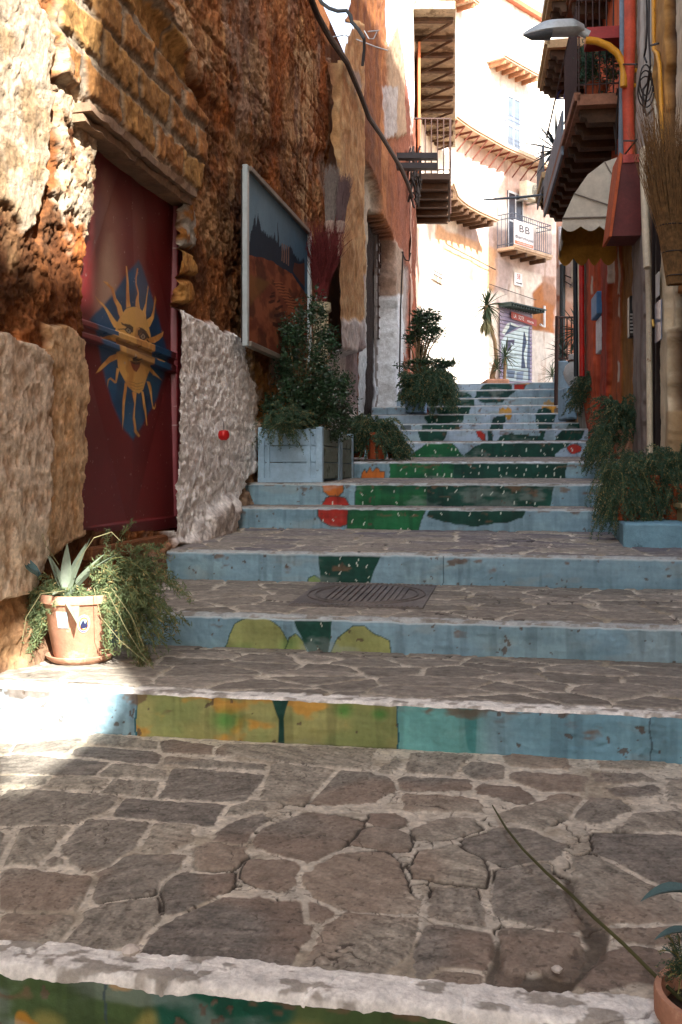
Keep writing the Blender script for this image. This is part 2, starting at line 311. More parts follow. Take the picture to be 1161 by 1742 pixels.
# --- pixel -> platform plane of step 0
def onA(px, py):
    v0, _, t0 = STEPS[0]; v1, b1, _ = STEPS[1]; sl = (b1-t0)/(v1-v0)
    k = (px-CX)/F; m = (HY-py)/F                                  # X=kY, z=CZ+mY, v=(TS k+TC)Y
    w = TS*k+TC; Y = (t0-sl*v0-CZ)/(m-sl*w)
    X = k*Y; return TC*X-TS*Y, w*Y
def tread(i, du, dv, u0=-2.5, u1=1.75):
    v0, _, t0 = STEPS[i]; v1, b1 = (STEPS[i+1][0], STEPS[i+1][1]) if i < len(STEPS)-1 else (40., STEPS[i][2]+.22)
    nu = int((u1-u0)/du); nv = max(6, int((v1-v0)/dv))
    U, V = np.meshgrid(np.linspace(u0, u1, nu), np.linspace(0, 1, nv), indexing='ij')
    if i == 0:                                                     # rows and columns packed the way the eye meets them
        T, Q = np.meshgrid(np.linspace(-1, 1, 1150), np.linspace(0, 1, 430), indexing='ij'); V = 1/(1/v0+(1/v1-1/v0)*Q)
        tt = np.where(np.abs(T) < .86, T/.86*.46, np.sign(T)*(.46+(np.abs(T)-.86)/.14*1.2)); U = np.clip(-.187*V+tt*V, u0, u1)
        V = np.where(True, V, V)
    else: V = v0+(v1-v0)*V
    Zz = t0+(b1-t0)*(V-v0)/(v1-v0)
    MORT = np.array(lin('#c8bfad')); 
    e = V-v0                                                       # distance from the front edge
    if i == 0:
        near = np.full(U.shape, -1.); sec = near.copy(); sid = np.zeros(U.shape); wob = fbm(U*14, V*14, 0, 3, 5)*.010+fbm(U*50, V*50, 0, 3, 6)*.005
        for n, st in enumerate(STONES):
            pl = [onA(*p) for p in st]; c = np.mean(pl, 0); pl = [tuple(c+(np.array(q)-c)*(1+.014/max(.08, np.hypot(*(np.array(q)-c))))) for q in pl]
            x0, x1 = min(p[0] for p in pl)-.05, max(p[0] for p in pl)+.05; y0, y1 = min(p[1] for p in pl)-.05, max(p[1] for p in pl)+.05
            I = (U > x0) & (U < x1) & (V > y0) & (V < y1)
            if not I.any(): continue
            uu, vv = U[I], V[I]; d = pdist(uu, vv, pl); d = np.where(inpoly(uu, vv, pl), d, -d)+wob[I]
            cur = near[I]; b = d > cur; s2 = sec[I]; s2 = np.where(b, cur, np.maximum(s2, d)); sec[I] = s2; cur = np.where(b, d, cur); near[I] = cur; sd = sid[I]; sd[b] = (n*.6180339) % 1; sid[I] = sd
        near = np.minimum(near, (near-sec)/2-.0065-.004*vnoise(U*7, V*7, 0, 47))
        st = sstep(-.002, .004, near)
        cr, cc = voro(U*9+fbm(U*9, V*9, 0, 3, 3)*.6, V*8+fbm(U*9+7, V*9, 0, 3, 33)*.5, 4)
        mid = sstep(1.05, .45, np.hypot((U+.30)/.95, (V-2.65)/.62)*1.0+fbm(U*3, V*3, 0, 2, 9)*.3)    # the cracked middle of the platform
        ang = sid*3.1; ru, rv = U*np.cos(ang)+V*np.sin(ang), -U*np.sin(ang)+V*np.cos(ang)
        crack = (1-sstep(.02, .06, cr))*sstep(.15, .6, mid)*(vnoise(U*4, V*4, 0, 46) > -.35)
        mort_h = (cc*.006)*mid+fbm(U*30, V*30, 0, 3, 12)*.002
        h = np.where(near > -.02, mort_h*(1-st)+st*(.004+.003*sid+fbm(ru*12, rv*34, 0, 5, 2)*.0022+fbm(U*90, V*90, 0, 3, 21)*.0008-.003*sstep(.012, .0, near)), mort_h)-crack*(1-st)*.007
        edgeg = sstep(.006, .002, np.abs(near+.002))*sstep(.2, .7, mid+.25)*sstep(-.1, .1, vnoise(U*5, V*5, 0, 44))
        h = h-edgeg*.007
        scol = mix(lin('#777168'), lin('#9f9787'), sid)*(1+fbm(ru*16, rv*60, 0, 5, 8)*.30+fbm(U*130, V*130, 0, 2, 81)*.22)[..., None]
        scol = mix(scol, np.array(lin('#8c7664')), sstep(.2, .7, fbm(U*2.2, V*2.2, 0, 2, 31))*.5)
        mc = mix(MORT, lin('#a69b87'), sstep(.1, .7, fbm(U*5, V*5, 0, 4, 3)))*(1+fbm(U*60, V*60, 0, 4, 4)*.22)[..., None]
        mc = mix(mc, np.array(lin('#a9a396')), mid*cc*.5)
        col = mix(mc, scol, st); col = mix(col, np.array(lin('#2b2119')), np.clip(crack*(1-st*.9)+edgeg, 0, 1)*.92)
        # damp earth in the joints at the lower right
        px, py = proj(UVn(U, V, Zz)); damp = soft(px+fbm(U*8, V*8, 0, 3, 77)*14, py+fbm(U*8, V*8, 0, 3, 78)*12, [(955,1490),(975,1500),(1030,1590),(1020,1640),(960,1690),(940,1705),(860,1700),(822,1680),(835,1610),(850,1600),(850,1650),(900,1655),(960,1640),(990,1610),(970,1560)], 5)
        col = mix(col, np.array(lin('#3d3125')), damp*.85*(1-.5*st)); h = h-damp*.006
        gr = (fbm(U*70, V*70, 0, 2, 131) > .75)*(fbm(U*1.7, V*1.7, 0, 2, 132) > -.1); col = mix(col, lin('#4a4138'), gr*.5)
        hair = (np.abs(fbm(U*3+4, V*4, 0, 5, 133)) < .010)*(fbm(U*1.3, V*1.3+9, 0, 2, 134) > .05); col = mix(col, np.array(lin('#3a312a')), hair*.75); h = h-hair*.003
    else:
        sc = .30 if i < 6 else .34
        x = U/sc+.35*fbm(U*2, V*2, i, 2, 5); y = V/(sc*.62)+.35*fbm(U*2+9, V*2, i, 2, 6)
        d, cid = voro(x, y, 100+i)
        d = d+fbm(U*18, V*18, i, 2, 7)*.05
        st = sstep(.05, .11, d)
        h = st*(.008+.004*cid)+fbm(U*25, V*50, i, 3, 2)*.002
        scol = mix(lin('#6e6a6e') if i > 2 else lin('#736d63'), lin('#948c80'), cid)*(1+fbm(U*30, V*60, i, 3, 8)*.22)[..., None]
        mc = mix(MORT*.92, lin('#9a907c'), sstep(.1, .7, fbm(U*5, V*5, i, 4, 3)))
        col = mix(mc, scol, st)
        crk = (np.abs(fbm(U*2.2, V*5, i, 3, 41)) < .02) & (fbm(U*1.2, V*1.2, i, 2, 45) > .1)
        col = mix(col, np.array(lin('#2b231f')), crk*.8); h = h-crk*.006
    # nosing: worn whitish band along the front edge
    nw = (.115 if i == 0 else .085 if i == 1 else .06 if i == 2 else .045 if i < 7 else .04)
    nwv = nw*(1+.12*fbm(U*5, U*0, i, 5, 50))+.008*fbm(U*30, V*30, i, 3, 51)
    nb = 1-sstep(nwv-.006, nwv+.006, e)
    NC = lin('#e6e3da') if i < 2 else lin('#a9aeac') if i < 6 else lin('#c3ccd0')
    wear = sstep(.22, .5, fbm(U*14, V*22, i, 4, 52)+(.0 if i == 0 else .06))
    bc = mix(NC, lin('#7f7668'), wear*.75)
    if i == 0:
        bc = mix(bc, np.array(lin('#8a8172')), sstep(.88, .95, 1-np.abs(U-.45)/1.2)*0+((U > .50) & (U < .63))*.8)
        ck = np.abs(fbm(U*3.2, V*6, 0, 3, 61)) < .035; bc = mix(bc, np.array(lin('#5e4a3a')), ck*.6*(fbm(U*1.1, 0*U, 0, 2, 62) > -.1))
        h = h*(1-nb)+nb*(.014+fbm(U*7, V*13, 0, 5, 63)*.0028+fbm(U*60, V*60, 0, 3, 64)*.0015-ck*.005)
    else: h = h*(1-nb)+nb*(.006+fbm(U*20, V*40, i, 3, 63)*.003)
    col = mix(col, bc, nb)
    # rounded, chipped edge
    chip = np.maximum(0, fbm(U*11, U*0+i, i, 4, 70)-.05)*(.022 if i == 0 else .008)
    r = .010 if i else .022
    drop = np.where(e < r, r-np.sqrt(np.maximum(0, r*r-(r-e)**2)), 0)+np.where(e < chip, (chip-e)*.7, 0)
    h = h-drop
    if i == 3:                                                     # a little cement run
        pass
    return U, V, Zz+h, col
for i, (v0, b0, t0) in enumerate(STEPS):
    D = v0
    du, dv = (.0065, .0065) if i == 0 else (D*.0013, max(.008, D*.0028)) if i < 9 else (.03, .05)
    if i == len(STEPS)-1: du, dv = .12, .3
    U, V, Zt, ct = tread(i, du, dv)
    if i == 0:
        w = STEPS[0][0]; V = V+0
    # riser grid appended above the tread's first row
    nz = 50 if i == 0 else max(10, int((t0-b0)/(D*.0010)))
    nu = int(4.25/(D*.0010)) if i else U.shape[0]
    Ur, T = np.meshgrid(np.linspace(-2.5, 1.75, nu), np.linspace(0, 1, nz), indexing='ij')
    o_ = np.argsort(U[:, 0]); Ztop = np.interp(Ur[:, 0], U[o_, 0], Zt[o_, 0])[:, None]
    Zr = b0-.02+(Ztop-b0+.02)*T
    rel = fbm(Ur*7, Zr*9, i, 4, 80)*.006+fbm(Ur*40, Zr*40, i, 3, 81)*.0016
    if i == 1:
        rel = rel+sstep(.35, .75, fbm(Ur*9, Zr*14, 0, 3, 82))*.006*(Ur > .15)
    fade = sstep(1.0, .85, T)
    Vr = v0-rel*fade
    pos = UVn(Ur, Vr, Zr); px, py = proj(pos)
    wx, wy = px+fbm(Ur*12, Zr*12, i, 2, 90)*1.6, py+fbm(Ur*12, Zr*12, i, 2, 91)*1.6
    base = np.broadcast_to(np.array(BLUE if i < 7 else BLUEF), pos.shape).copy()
    base = mix(base, lin('#8aa8ae'), sstep(0, .6, fbm(Ur*2, Zr*6, i, 3, 92))*.6); base = mix(base, lin('#5f7f8d'), sstep(.1, .7, fbm(Ur*1.3+5, Zr*5, i, 3, 93))*.55)
    c = base
    if i == 0:
        c = np.broadcast_to(np.array(lin('#41562f')), pos.shape).copy(); c = mix(c, lin('#858045'), sstep(0, .5, fbm(Ur*4, Zr*6, 0, 3, 94))); c = mix(c, lin('#0c4a38'), sstep(.2, .5, fbm(Ur*3+4, Zr*3, 0, 3, 95)))
        c = mix(c, lin('#a97a28'), sstep(.5, .6, fbm(Ur*7+4, Zr*9, 0, 3, 96))*.9)
    if i == 1:
        ol = mix(np.array(lin('#96965e')), lin('#808a54'), sstep(-.3, .5, fbm(Ur*5, Zr*7, 0, 3, 97))); ol = mix(ol, lin('#c08c38'), sstep(.25, .6, fbm(Ur*6+3, Zr*9, 0, 4, 98))*.8)
        for gx, gy, gr in ((385,1225,42),(585,1210,26),(648,1215,20)): ol = mix(ol, lin('#3f8f3c'), sstep(gr, 0, np.hypot(wx-gx, (wy-gy)*1.3))*.75)
        c = mix(c, ol, (wx > 233) & (wx < 676)); c = mix(c, np.array(lin('#5fa39b')), sstep(672, 680, wx)*sstep(850, 790, wx)*.8*(wx > 676)); c = mix(c, np.array(lin('#1c5a64')), (np.abs(wx-232) < 1.5)|(np.abs(wx-677) < 1.2))
        c = mix(c, np.array(lin('#2f7f7e')), soft(wx, wy, [(787,1195),(812,1200),(811,1290),(797,1275),(790,1240)], 2)*.7)
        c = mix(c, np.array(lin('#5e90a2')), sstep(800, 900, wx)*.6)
        c = mix(c, np.array(DG), soft(wx, wy, [(461,1185),(494,1185),(484,1222),(483,1275),(473,1275),(475,1225)], 1.2))
        c = mix(c, np.array(lin('#b4c6cc')), sstep(250, 0, wx)*.7*(wx < 233))  # sunlight painted into the blue, paler towards the left end
    for colr, pl in RG.get(i, []):
        m = soft(wx, wy, pl, .8 if i < 6 else .5); cc = np.broadcast_to(np.array(colr), pos.shape)
        cc = cc*(1+.25*fbm(Ur*6, Zr*10, i, 3, 99))[..., None]
        if colr is OL: cc = mix(cc, lin('#4f8a44'), sstep(.0, .7, fbm(Ur*4, Zr*6, i, 2, 101))*.5)
        if colr is MG: cc = mix(cc, lin('#0d4f34'), sstep(-.2, .5, fbm(Ur*2, Zr*6, i, 2, 102)))
        ring = np.abs(np.where(inpoly(wx, wy, pl), 1, -1)*pdist(wx, wy, pl)) < (1.1 if i < 6 else .7)
        c = mix(c, cc, m)
        if colr in (OL, RED, ORG, MG): c = mix(c, np.array(lin('#0d3a30')), ring*.7)
        if colr in (DG, MG, DGF, RED) and colr is not None:        # little white spines dabbed on the cactus
            sp = .062 if i < 4 else .085 if i < 8 else .13
            gx, gz = Ur/sp, Zr/(sp*.8); ci, cj = np.floor(gx), np.floor(gz)
            ox = ci+.2+.6*_h(ci, cj, ci*0, 201); oz = cj+.2+.6*_h(ci, cj, ci*0, 202); an = (_h(ci, cj, ci*0, 203)-.5)*1.2; pr = _h(ci, cj, ci*0, 204)
            dx, dz = (gx-ox)*sp, (gz-oz)*sp*.8; a = dx*np.cos(an)+dz*np.sin(an); bb = -dx*np.sin(an)+dz*np.cos(an)
            k = 1+max(0, (D-5))*.09
            dot = (np.abs(a) < .0028*k) & (np.abs(bb) < .0085*k*(.5+_h(ci, cj, ci*0, 205))) & (pr > (.42+.3*fbm(Ur*2, Zr*3, i, 2, 206) if colr is not RED else .6))
            if i in (12, 13, 14): dot = dot & False
            c = mix(c, np.array(lin('#c8d2c4')), dot*(m > .9))
    # grime along the foot, chips of bare render near the top
    # brush streaks and faded, scuffed paint
    brush = fbm(Ur*3, Zr*70, i, 4, 120)*.5+fbm(Ur*60, Zr*9, i, 3, 121)*.5; c = c*(1+.14*brush)[..., None]
    scf = sstep(.35, .75, fbm(Ur*3.5, Zr*9, i, 5, 122)); c = mix(c, lin('#8f9a96'), scf*.35)
    foot = sstep(.10, .0, T+fbm(Ur*8, Zr*8, i, 3, 110)*.09); c = mix(c, np.array(lin('#5b5346')), foot*.65)
    chp = sstep(.62, .9, T+fbm(Ur*9, Zr*22, i, 4, 111)*.35)*sstep(.35, .6, fbm(Ur*9, Zr*16, i, 4, 112)); c = mix(c, np.array(lin('#6b5440')), chp*.8)
    pits = fbm(Ur*26, Zr*26, i, 3, 113) > .93; c = mix(c, np.array(lin('#5a4a3c')), pits*.8); Vr = Vr+pits*.003
    strk = sstep(.25, .6, fbm(Ur*16, Zr*1.2, i, 3, 114))*.22; c = c*(1-strk)[..., None]
    if i > 1: c = mix(c, np.array(lin('#c0cdd2')), sstep(.955, .975, T)*.8)
    jx = [(-.9), (.3), (.95)][i % 3]+.13*i % .7
    c = mix(c, np.array(lin('#33454c')), (np.abs(Ur-jx+fbm(Zr*20, Ur*0, i, 2, 3)*.006) < .003)*.8)
    if i: c = c*1.0
    pos = UVn(Ur, Vr, Zr)
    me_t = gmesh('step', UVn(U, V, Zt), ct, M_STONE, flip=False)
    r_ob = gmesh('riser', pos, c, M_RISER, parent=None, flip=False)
    # riser is the step's painted front face: a part
    r_ob.parent = me_t
    tag(me_t, kind='structure')
# flat drain cover set in the second tread
def plane_rect(px, py, i):
    v0, _, t0 = STEPS[i]; v1, b1, _ = STEPS[i+1]; sl = (b1-t0)/(v1-v0); k = (px-CX)/F; m = (HY-py)/F
    w = TS*k+TC; Y = (t0-sl*v0-CZ)/(m-sl*w); X = k*Y; return TC*X-TS*Y, w*Y
# ================================================================ LEFT: rubble house, its wall, door
def wob(px, py, s, a=3.): return px+fbm(px*.03, py*.03, s, 4, s)*a*2, py+fbm(px*.03, py*.03, s+5, 4, s+3)*a*2
M_WALL = mat('old_render', rough=.92, attr=True, bump=.9, bscale=45, var=.30, vscale=11, bdist=.014, spec=.2)
M_PLASTER = mat('plaster', rough=.9, attr=True, bump=.5, bscale=30, var=.16, vscale=4, bdist=.01)
EARTH, EARTH2, EARTH3 = lin('#885631'), lin('#604028'), lin('#a7845e')
CREAM, GREYP, WHITEW = lin('#b79c7c'), lin('#9c9184'), lin('#c9beb2')
# v range grid, finer towards the camera
def left_grid(va, vb, dv, za, zb, dz):
    return np.meshgrid(np.linspace(va, vb, int((vb-va)/dv)), np.linspace(za, zb, int((zb-za)/dz)), indexing='ij')
DOOR_POLY = [(163,214),(303,343),(291,905),(141,905)]
def left_near():
    V, Z = left_grid(3.2, 11.2, .0092, -.25, 6.1, .0105)
    px, py = proj(UVn(np.full(V.shape, UL), V, Z)); wx, wy = wob(px, py, 3, 4.)
    n1 = fbm(V*1.1, Z*1.1, 0, 4, 1); n2 = fbm(V*4, Z*4, 0, 5, 2); n3 = fbm(V*14, Z*14, 0, 4, 3); rdg = 1-np.abs(fbm(V*5.5+n2*.5, Z*4, 0, 4, 4))*2.2
    # masonry showing through: courses of blocks
    row = np.floor(Z/.235); bx = V/.44+(row % 2)*.5+_h(row, row*0, row*0, 31)*.4; cb = np.floor(bx)
    jx = np.minimum(bx-cb, 1-bx+cb)*.44; jz = np.minimum(Z/.235-row, 1-Z/.235+row)*.235
    jn = np.minimum(jx, jz)+n3*.012; joint = 1-sstep(.006, .024, jn); bid = _h(cb, row, row*0, 33)
    w1 = fbm(V*3+n2, Z*3-n1, 0, 4, 17); n4 = fbm(V*34, Z*30, 0, 3, 18)
    n5 = 1-2*np.abs(fbm(V*24+n3*2, Z*20+n2, 0, 4, 118)); n6 = fbm(V*70, Z*64, 0, 2, 119)
    vr, vc = voro(V*9+n2*.7, Z*12+n3*.5+n1, 5); v2, c2 = voro(V*30+n3*.6, Z*30+n2*.8, 6); ROUGH = sstep(-.2, .3, fbm(V*1.2+3, Z*1.2, 0, 3, 66))
    d = ROUGH*((vc-.5)*.016-.010*(1-sstep(.02, .10, vr)))+(c2-.5)*.005+n1*.014+w1*.009+n3*.006+n4*.0045+n5*.003+n6*.002+np.maximum(rdg, 0)*.006*(n1 > 0)-.02
    expo = sstep(-.25, .15, fbm(V*.8+3, Z*1.0, 0, 4, 6))
    expo = expo*sstep(-.2, .4, fbm(V*1.7+9, Z*1.7, 0, 3, 19)); d = d-joint*.014*expo+(bid-.5)*.010*expo
    # sparse holes and spalls in the render
    sp = fbm(V*2.3+7, Z*2.3, 0, 5, 8); spall = sstep(.12, .2, sp); d = d-spall*.016
    streak = fbm(V*9, Z*1.1, 0, 4, 61); streak2 = fbm(V*16, Z*2.2, 0, 4, 62)
    col = mix(mix(EARTH, EARTH2, sstep(-.3, .5, n2)), EARTH3, sstep(.05, .55, fbm(V*2.4, Z*1.7, 0, 5, 9))*.7)
    col = col*(1+(.42*(vc-.5)*ROUGH+.30*(c2-.5)))[..., None]; col = mix(col, lin('#41281a'), (1-sstep(.02, .08, vr))*ROUGH*.55)
    col = mix(col, GREYP, sstep(.2, .5, fbm(V*1.6+4, Z*.9, 0, 5, 10))*.5)
    col = mix(col, np.array(lin('#ad622d')), sstep(.1, .6, fbm(V*1.3+1, Z*1.3+5, 0, 4, 11))*.45)
    col = mix(col, np.array(lin('#c9a070')), sstep(.28, .5, streak2)*expo*.6)
    col = mix(col, np.array(lin('#7b5038')), joint*expo*.5)
    col = mix(col, np.array(lin('#4f2c17')), sstep(.2, .5, fbm(V*3+8, Z*2, 0, 5, 12))*.55)
    # upper right pale plaster streaks
    m = soft(wx, wy, [(235,0),(300,0),(352,90),(385,190),(395,245),(370,190),(320,110),(270,60)], 8)*sstep(-.2, .3, n2+.1); col = mix(col, CREAM, m*.8); d = d+m*.02
    m = soft(wx, wy, [(500,80),(530,90),(528,260),(522,380),(500,330),(505,200)], 8)*sstep(-.3, .1, streak2); col = mix(col, lin('#bda27e'), m*.75)
    m = soft(wx, wy, [(410,100),(470,0),(455,200),(440,260),(412,230)], 8)*sstep(-.3, .2, n2); col = mix(col, lin('#a98a68'), m*.6)
    # ochre ashlar over the door: courses parallel with the lintel
    A = soft(wx, wy, [(178,-40),(265,-40),(345,175),(348,240),(340,345),(165,196),(100,120),(90,-40)], 5)
    HA = .235; r2 = np.floor((Z+.05)/HA); b2 = V/.50+(r2 % 2)*.5; c2 = np.floor(b2); j2 = np.minimum(np.minimum(b2-c2, 1-b2+c2)*.50, np.minimum((Z+.05)/HA-r2, 1-(Z+.05)/HA+r2)*HA)+n3*.02+n2*.015
    J2 = 1-sstep(.018, .045, j2); id2 = _h(c2, r2, r2*0, 35)
    stc = mix(lin('#a98350'), lin('#99683c'), id2)*(1+n3*.35)[..., None]; stc = mix(stc, lin('#8e8474'), J2*.85)
    col = mix(col, stc, A); d = d*(1-A)+A*(.03-J2*.020+(id2-.5)*.016+n2*.006+n3*.005+n4*.004)
    # groove / setback running down above the ashlar
    G = soft(px, py, [(205,-40),(232,-40),(290,60),(352,165),(352,205),(300,135),(240,35)], 4); d = d-G*.06
    d = d+.03*soft(px, py, [(232,-40),(600,-40),(600,260),(430,240),(352,165),(290,60)], 12)
    # pale plaster patches upper left
    m = soft(wx, wy, [(-80,-80),(60,-40),(95,60),(92,150),(88,250),(78,330),(62,385),(38,392),(10,345),(-90,330)], 3); col = mix(col, mix(lin('#b7a58e'), lin('#9a8264'), sstep(-.1, .5, n2)), m); d = d*(1-.6*m)+m*.016
    m = soft(wx, wy, [(100,60),(118,130),(168,215),(167,300),(160,470),(132,440),(98,330),(105,230),(92,120)], 3); mm = m*sstep(.35, .1, sp+.1*n3); col = mix(col, mix(lin('#b3a28a'), lin('#a5886a'), sstep(0, .4, n3)), mm); d = d+m*.012
    m = soft(wx, wy, [(92,90),(104,140),(104,230),(88,330),(80,420),(66,400),(84,300),(90,200)], 3); d = d-m*.03; col = mix(col, np.array(lin('#8a542c')), m*.5)
    # cream plaster lower left, two skins
    m = soft(wx, wy, [(-90,560),(30,572),(82,604),(84,900),(60,1000),(-90,1060)], 2); a = sstep(-.5, .3, streak*.4+n3*.5+n4*.4); col = mix(col, mix(lin('#c0a387'), lin('#dccbb5'), a*.8), m); d = d*(1-.7*m)+m*(.034+a*.004+n3*.001)
    m = soft(wx, wy, [(86,552),(112,548),(150,590),(150,905),(70,960),(70,900),(84,860)], 2); col = mix(col, mix(lin('#bb9266'), lin('#d0b593'), a*.6), m); d = d*(1-.7*m)+m*(.018+n3*.002+n2*.004)
    # whitewashed rough render right of the door
    m = soft(wx, wy, [(286,505),(300,522),(330,535),(372,560),(412,582),(420,640),(438,690),(446,740),(432,790),(410,830),(385,880),(372,925),(286,930)], 4)
    w = sstep(-.10, .30, fbm(V*2.2, Z*1.1, 0, 4, 216)*.6+fbm(V*8, Z*4, 0, 4, 217)*.55+n4*.35+n6*.15+(c2-.5)*.6-.02); col = mix(col, mix(lin('#7f5a3e'), lin('#efebe6'), w), m); d = d*(1-.5*m)+m*(.045+w*.007+n3*.002+n4*.003+n5*.002)
    m = soft(wx, wy, [(415,600),(470,640),(520,690),(520,760),(440,760),(430,680)], 6); col = mix(col, mix(lin('#a5773c'), lin('#c0a890'), sstep(0, .4, n2)), m*.8)
    # loose stones just right of the door frame
    for pl in ([(298,345),(322,350),(330,420),(300,425)],[(298,425),(330,430),(334,470),(299,470)],[(298,474),(325,478),(328,512),(298,508)]):
        m = soft(wx, wy, pl, 2); e = sstep(0, 6, pdist(wx, wy, pl)); grey = pl[0][1] < 400
        col = mix(col, mix(lin('#9a9489') if grey else lin('#b98a4c'), lin('#9c6a34'), sstep(-.2, .5, n3)), m*.95); d = d*(1-m)+m*(.01+.03*e+n3*.008)
    foot = sstep(.22, .0, Z-np.interp(V, [3, 3.78, 4.8, 5.9, 7.4, 8, 11.2], [.05, .2, .3, .5, .75, 1., 1.3])+n2*.15); d = d+foot*.07; col = mix(col, lin('#8d7560'), foot*.6)
    col = col*(1+.16*n4+.20*n6+.10*n5)[..., None]
    u = UL+d; pos = UVn(u, V, Z)
    hole = inpoly(px+fbm(V*6, Z*6, 0, 4, 40)*4*(px < 220), py, DOOR_POLY)
    top = np.interp(px, [500, 530, 545, 556, 566], [-60, 0, 40, 90, 110])+fbm(V*5, Z*5, 0, 3, 41)*10
    keep = ~hole & ((py > top) | (px < 520))
    return pos, col, keep
left_house = empty('rubble_house', UV(UL, 6, .6), 'old orange rubble house on the left with a red door painted with a sun', 'house')
pos, col, keep = left_near()
gmesh('wall', pos, col, M_WALL, left_house, keep)
# body of the house behind that skin: top, reveal and the part running back behind the viewer
b = MB(UV)
b.box(UL-.9, UL-.14, 3.2, 4.72, -.3, 6.1).box(UL-.9, UL-.14, 6.75, 11.1, -.3, 6.1).box(UL-.9, UL-.14, 4.72, 6.75, 2.95, 6.1).box(UL-.9, UL-.5, 4.72, 6.75, -.3, 2.95)
b.build('core', mat('rubble_core', lin('#7d4c28'), bump=1., bscale=14, bdist=.03), left_house)
b = MB(UV).box(UL-1.2, UL, -14, 3.21, -.3, 6.6); b.build('rear_wall', mat('render_plain', lin('#b08a66'), bump=.6), left_house)
# lintel: timber and stone shelf above the door
_, va, za = onL(160, 190, UL+.10); _, vb, zb = onL(338, 338, UL+.10)
b = MB(UV)
for (dz0, dz1, up) in ((.0, .05, .085), (-.05, -.004, .05)):
    n = 26; vs = []; fs = []
    for k in range(n+1):
        t = k/n; v = va+(vb-va)*t; z = za+(zb-za)*t; j = lambda s: .012*float(vnoise(k*.9, s, 0, 5))
        vs += [(UL+up+j(1), v, z+dz0+j(2)), (UL+up+j(3), v, z+dz1+j(4)), (UL-.12, v, z+dz1), (UL-.12, v, z+dz0)]
    for k in range(n):
        o = k*4; fs += [(o+q, o+(q+1) % 4, o+4+(q+1) % 4, o+4+q) for q in range(4)]
    fs += [(0, 1, 2, 3), (n*4, n*4+1, n*4+2, n*4+3)]
    b.add(vs, fs)
b.build('lintel', mat('weathered_lintel', lin('#8a7059'), bump=.8, bscale=25, var=.35), left_house, smooth=False)
# ---- the door
DU = UL-.09
M_DOOR = mat('painted_metal_door', rough=.45, attr=True, bump=.12, bscale=60, var=.10, vscale=5, spec=.5, bdist=.004)
v0d = onL(141, 600, DU)[1]-.1; v1d = onL(296, 600, DU)[1]; zbt = .72; ztp = onL(163, 214, DU)[2]+.12
V, Z = np.meshgrid(np.linspace(v0d, v1d, 330), np.linspace(zbt, ztp, 560), indexing='ij')
px, py = proj(UVn(np.full(V.shape, DU), V, Z))
wx, wy = px+fbm(V*8, Z*8, 0, 2, 301)*1.0, py+fbm(V*8, Z*8, 0, 2, 302)*1.0
# embossed pyramids (two stacked lozenges)
cy = 650.; vm = onL(222, 600, DU)[1]; hw = (v1d-v0d)/2; zc = [.72+(ztp-.72)*.5]
lo = np.clip(1-(np.abs(V-vm)/hw+np.abs(Z-zc[0])/((ztp-zbt)/2)), -1, 1)
emb = np.abs(lo)*.035
R1, R2 = lin('#6d161a'), lin('#4d1519')
c = mix(np.broadcast_to(np.array(lin('#6d2424')), V.shape+(3,)), lin('#7a2020'), sstep(740, 860, py)*sstep(250, 150, px)*.6+.3*sstep(.1, .6, fbm(V*1.5, Z, 0, 3, 303)))
c = mix(c, lin('#59201f'), sstep(260, 285, px)*.5)
c = mix(c, lin('#9a6a5c'), soft(wx, wy, [(178,290),(200,360),(204,440),(200,520),(165,560),(160,560),(172,300)], 14)*.85)  # sunlit gradient at the door's upper left, painted into its colour
c = mix(c, lin('#c0a58c'), soft(wx, wy, [(170,440),(186,400),(196,470),(190,520),(164,545)], 12)*.6)  # brighter core of the painted sunlight
T5 = lambda L: [(140+x/5.444, 430+y/5.444) for x, y in L]
blue = T5([(495,75),(530,130),(600,300),(700,620),(770,880),(760,1150),(690,1350),(560,1560),(450,1735),(370,1640),(260,1380),(210,1200),(140,900),(60,620),(110,560),(270,380),(350,250),(420,150)])
bm = soft(wx, wy, blue, 3.5); bc = mix(lin('#1d5078'), lin('#143d5e'), sstep(-.3, .5, fbm(V*4, Z*3, 0, 3, 304))); bc = mix(bc, lin('#3c6a86'), sstep(.2, .7, fbm(V*3+2, Z*5, 0, 3, 305))*.4)
c = mix(c, bc, bm)
YC = mix(lin('#d8aa5c'), lin('#b98544'), sstep(-.3, .5, fbm(V*9, Z*9, 0, 3, 306)))
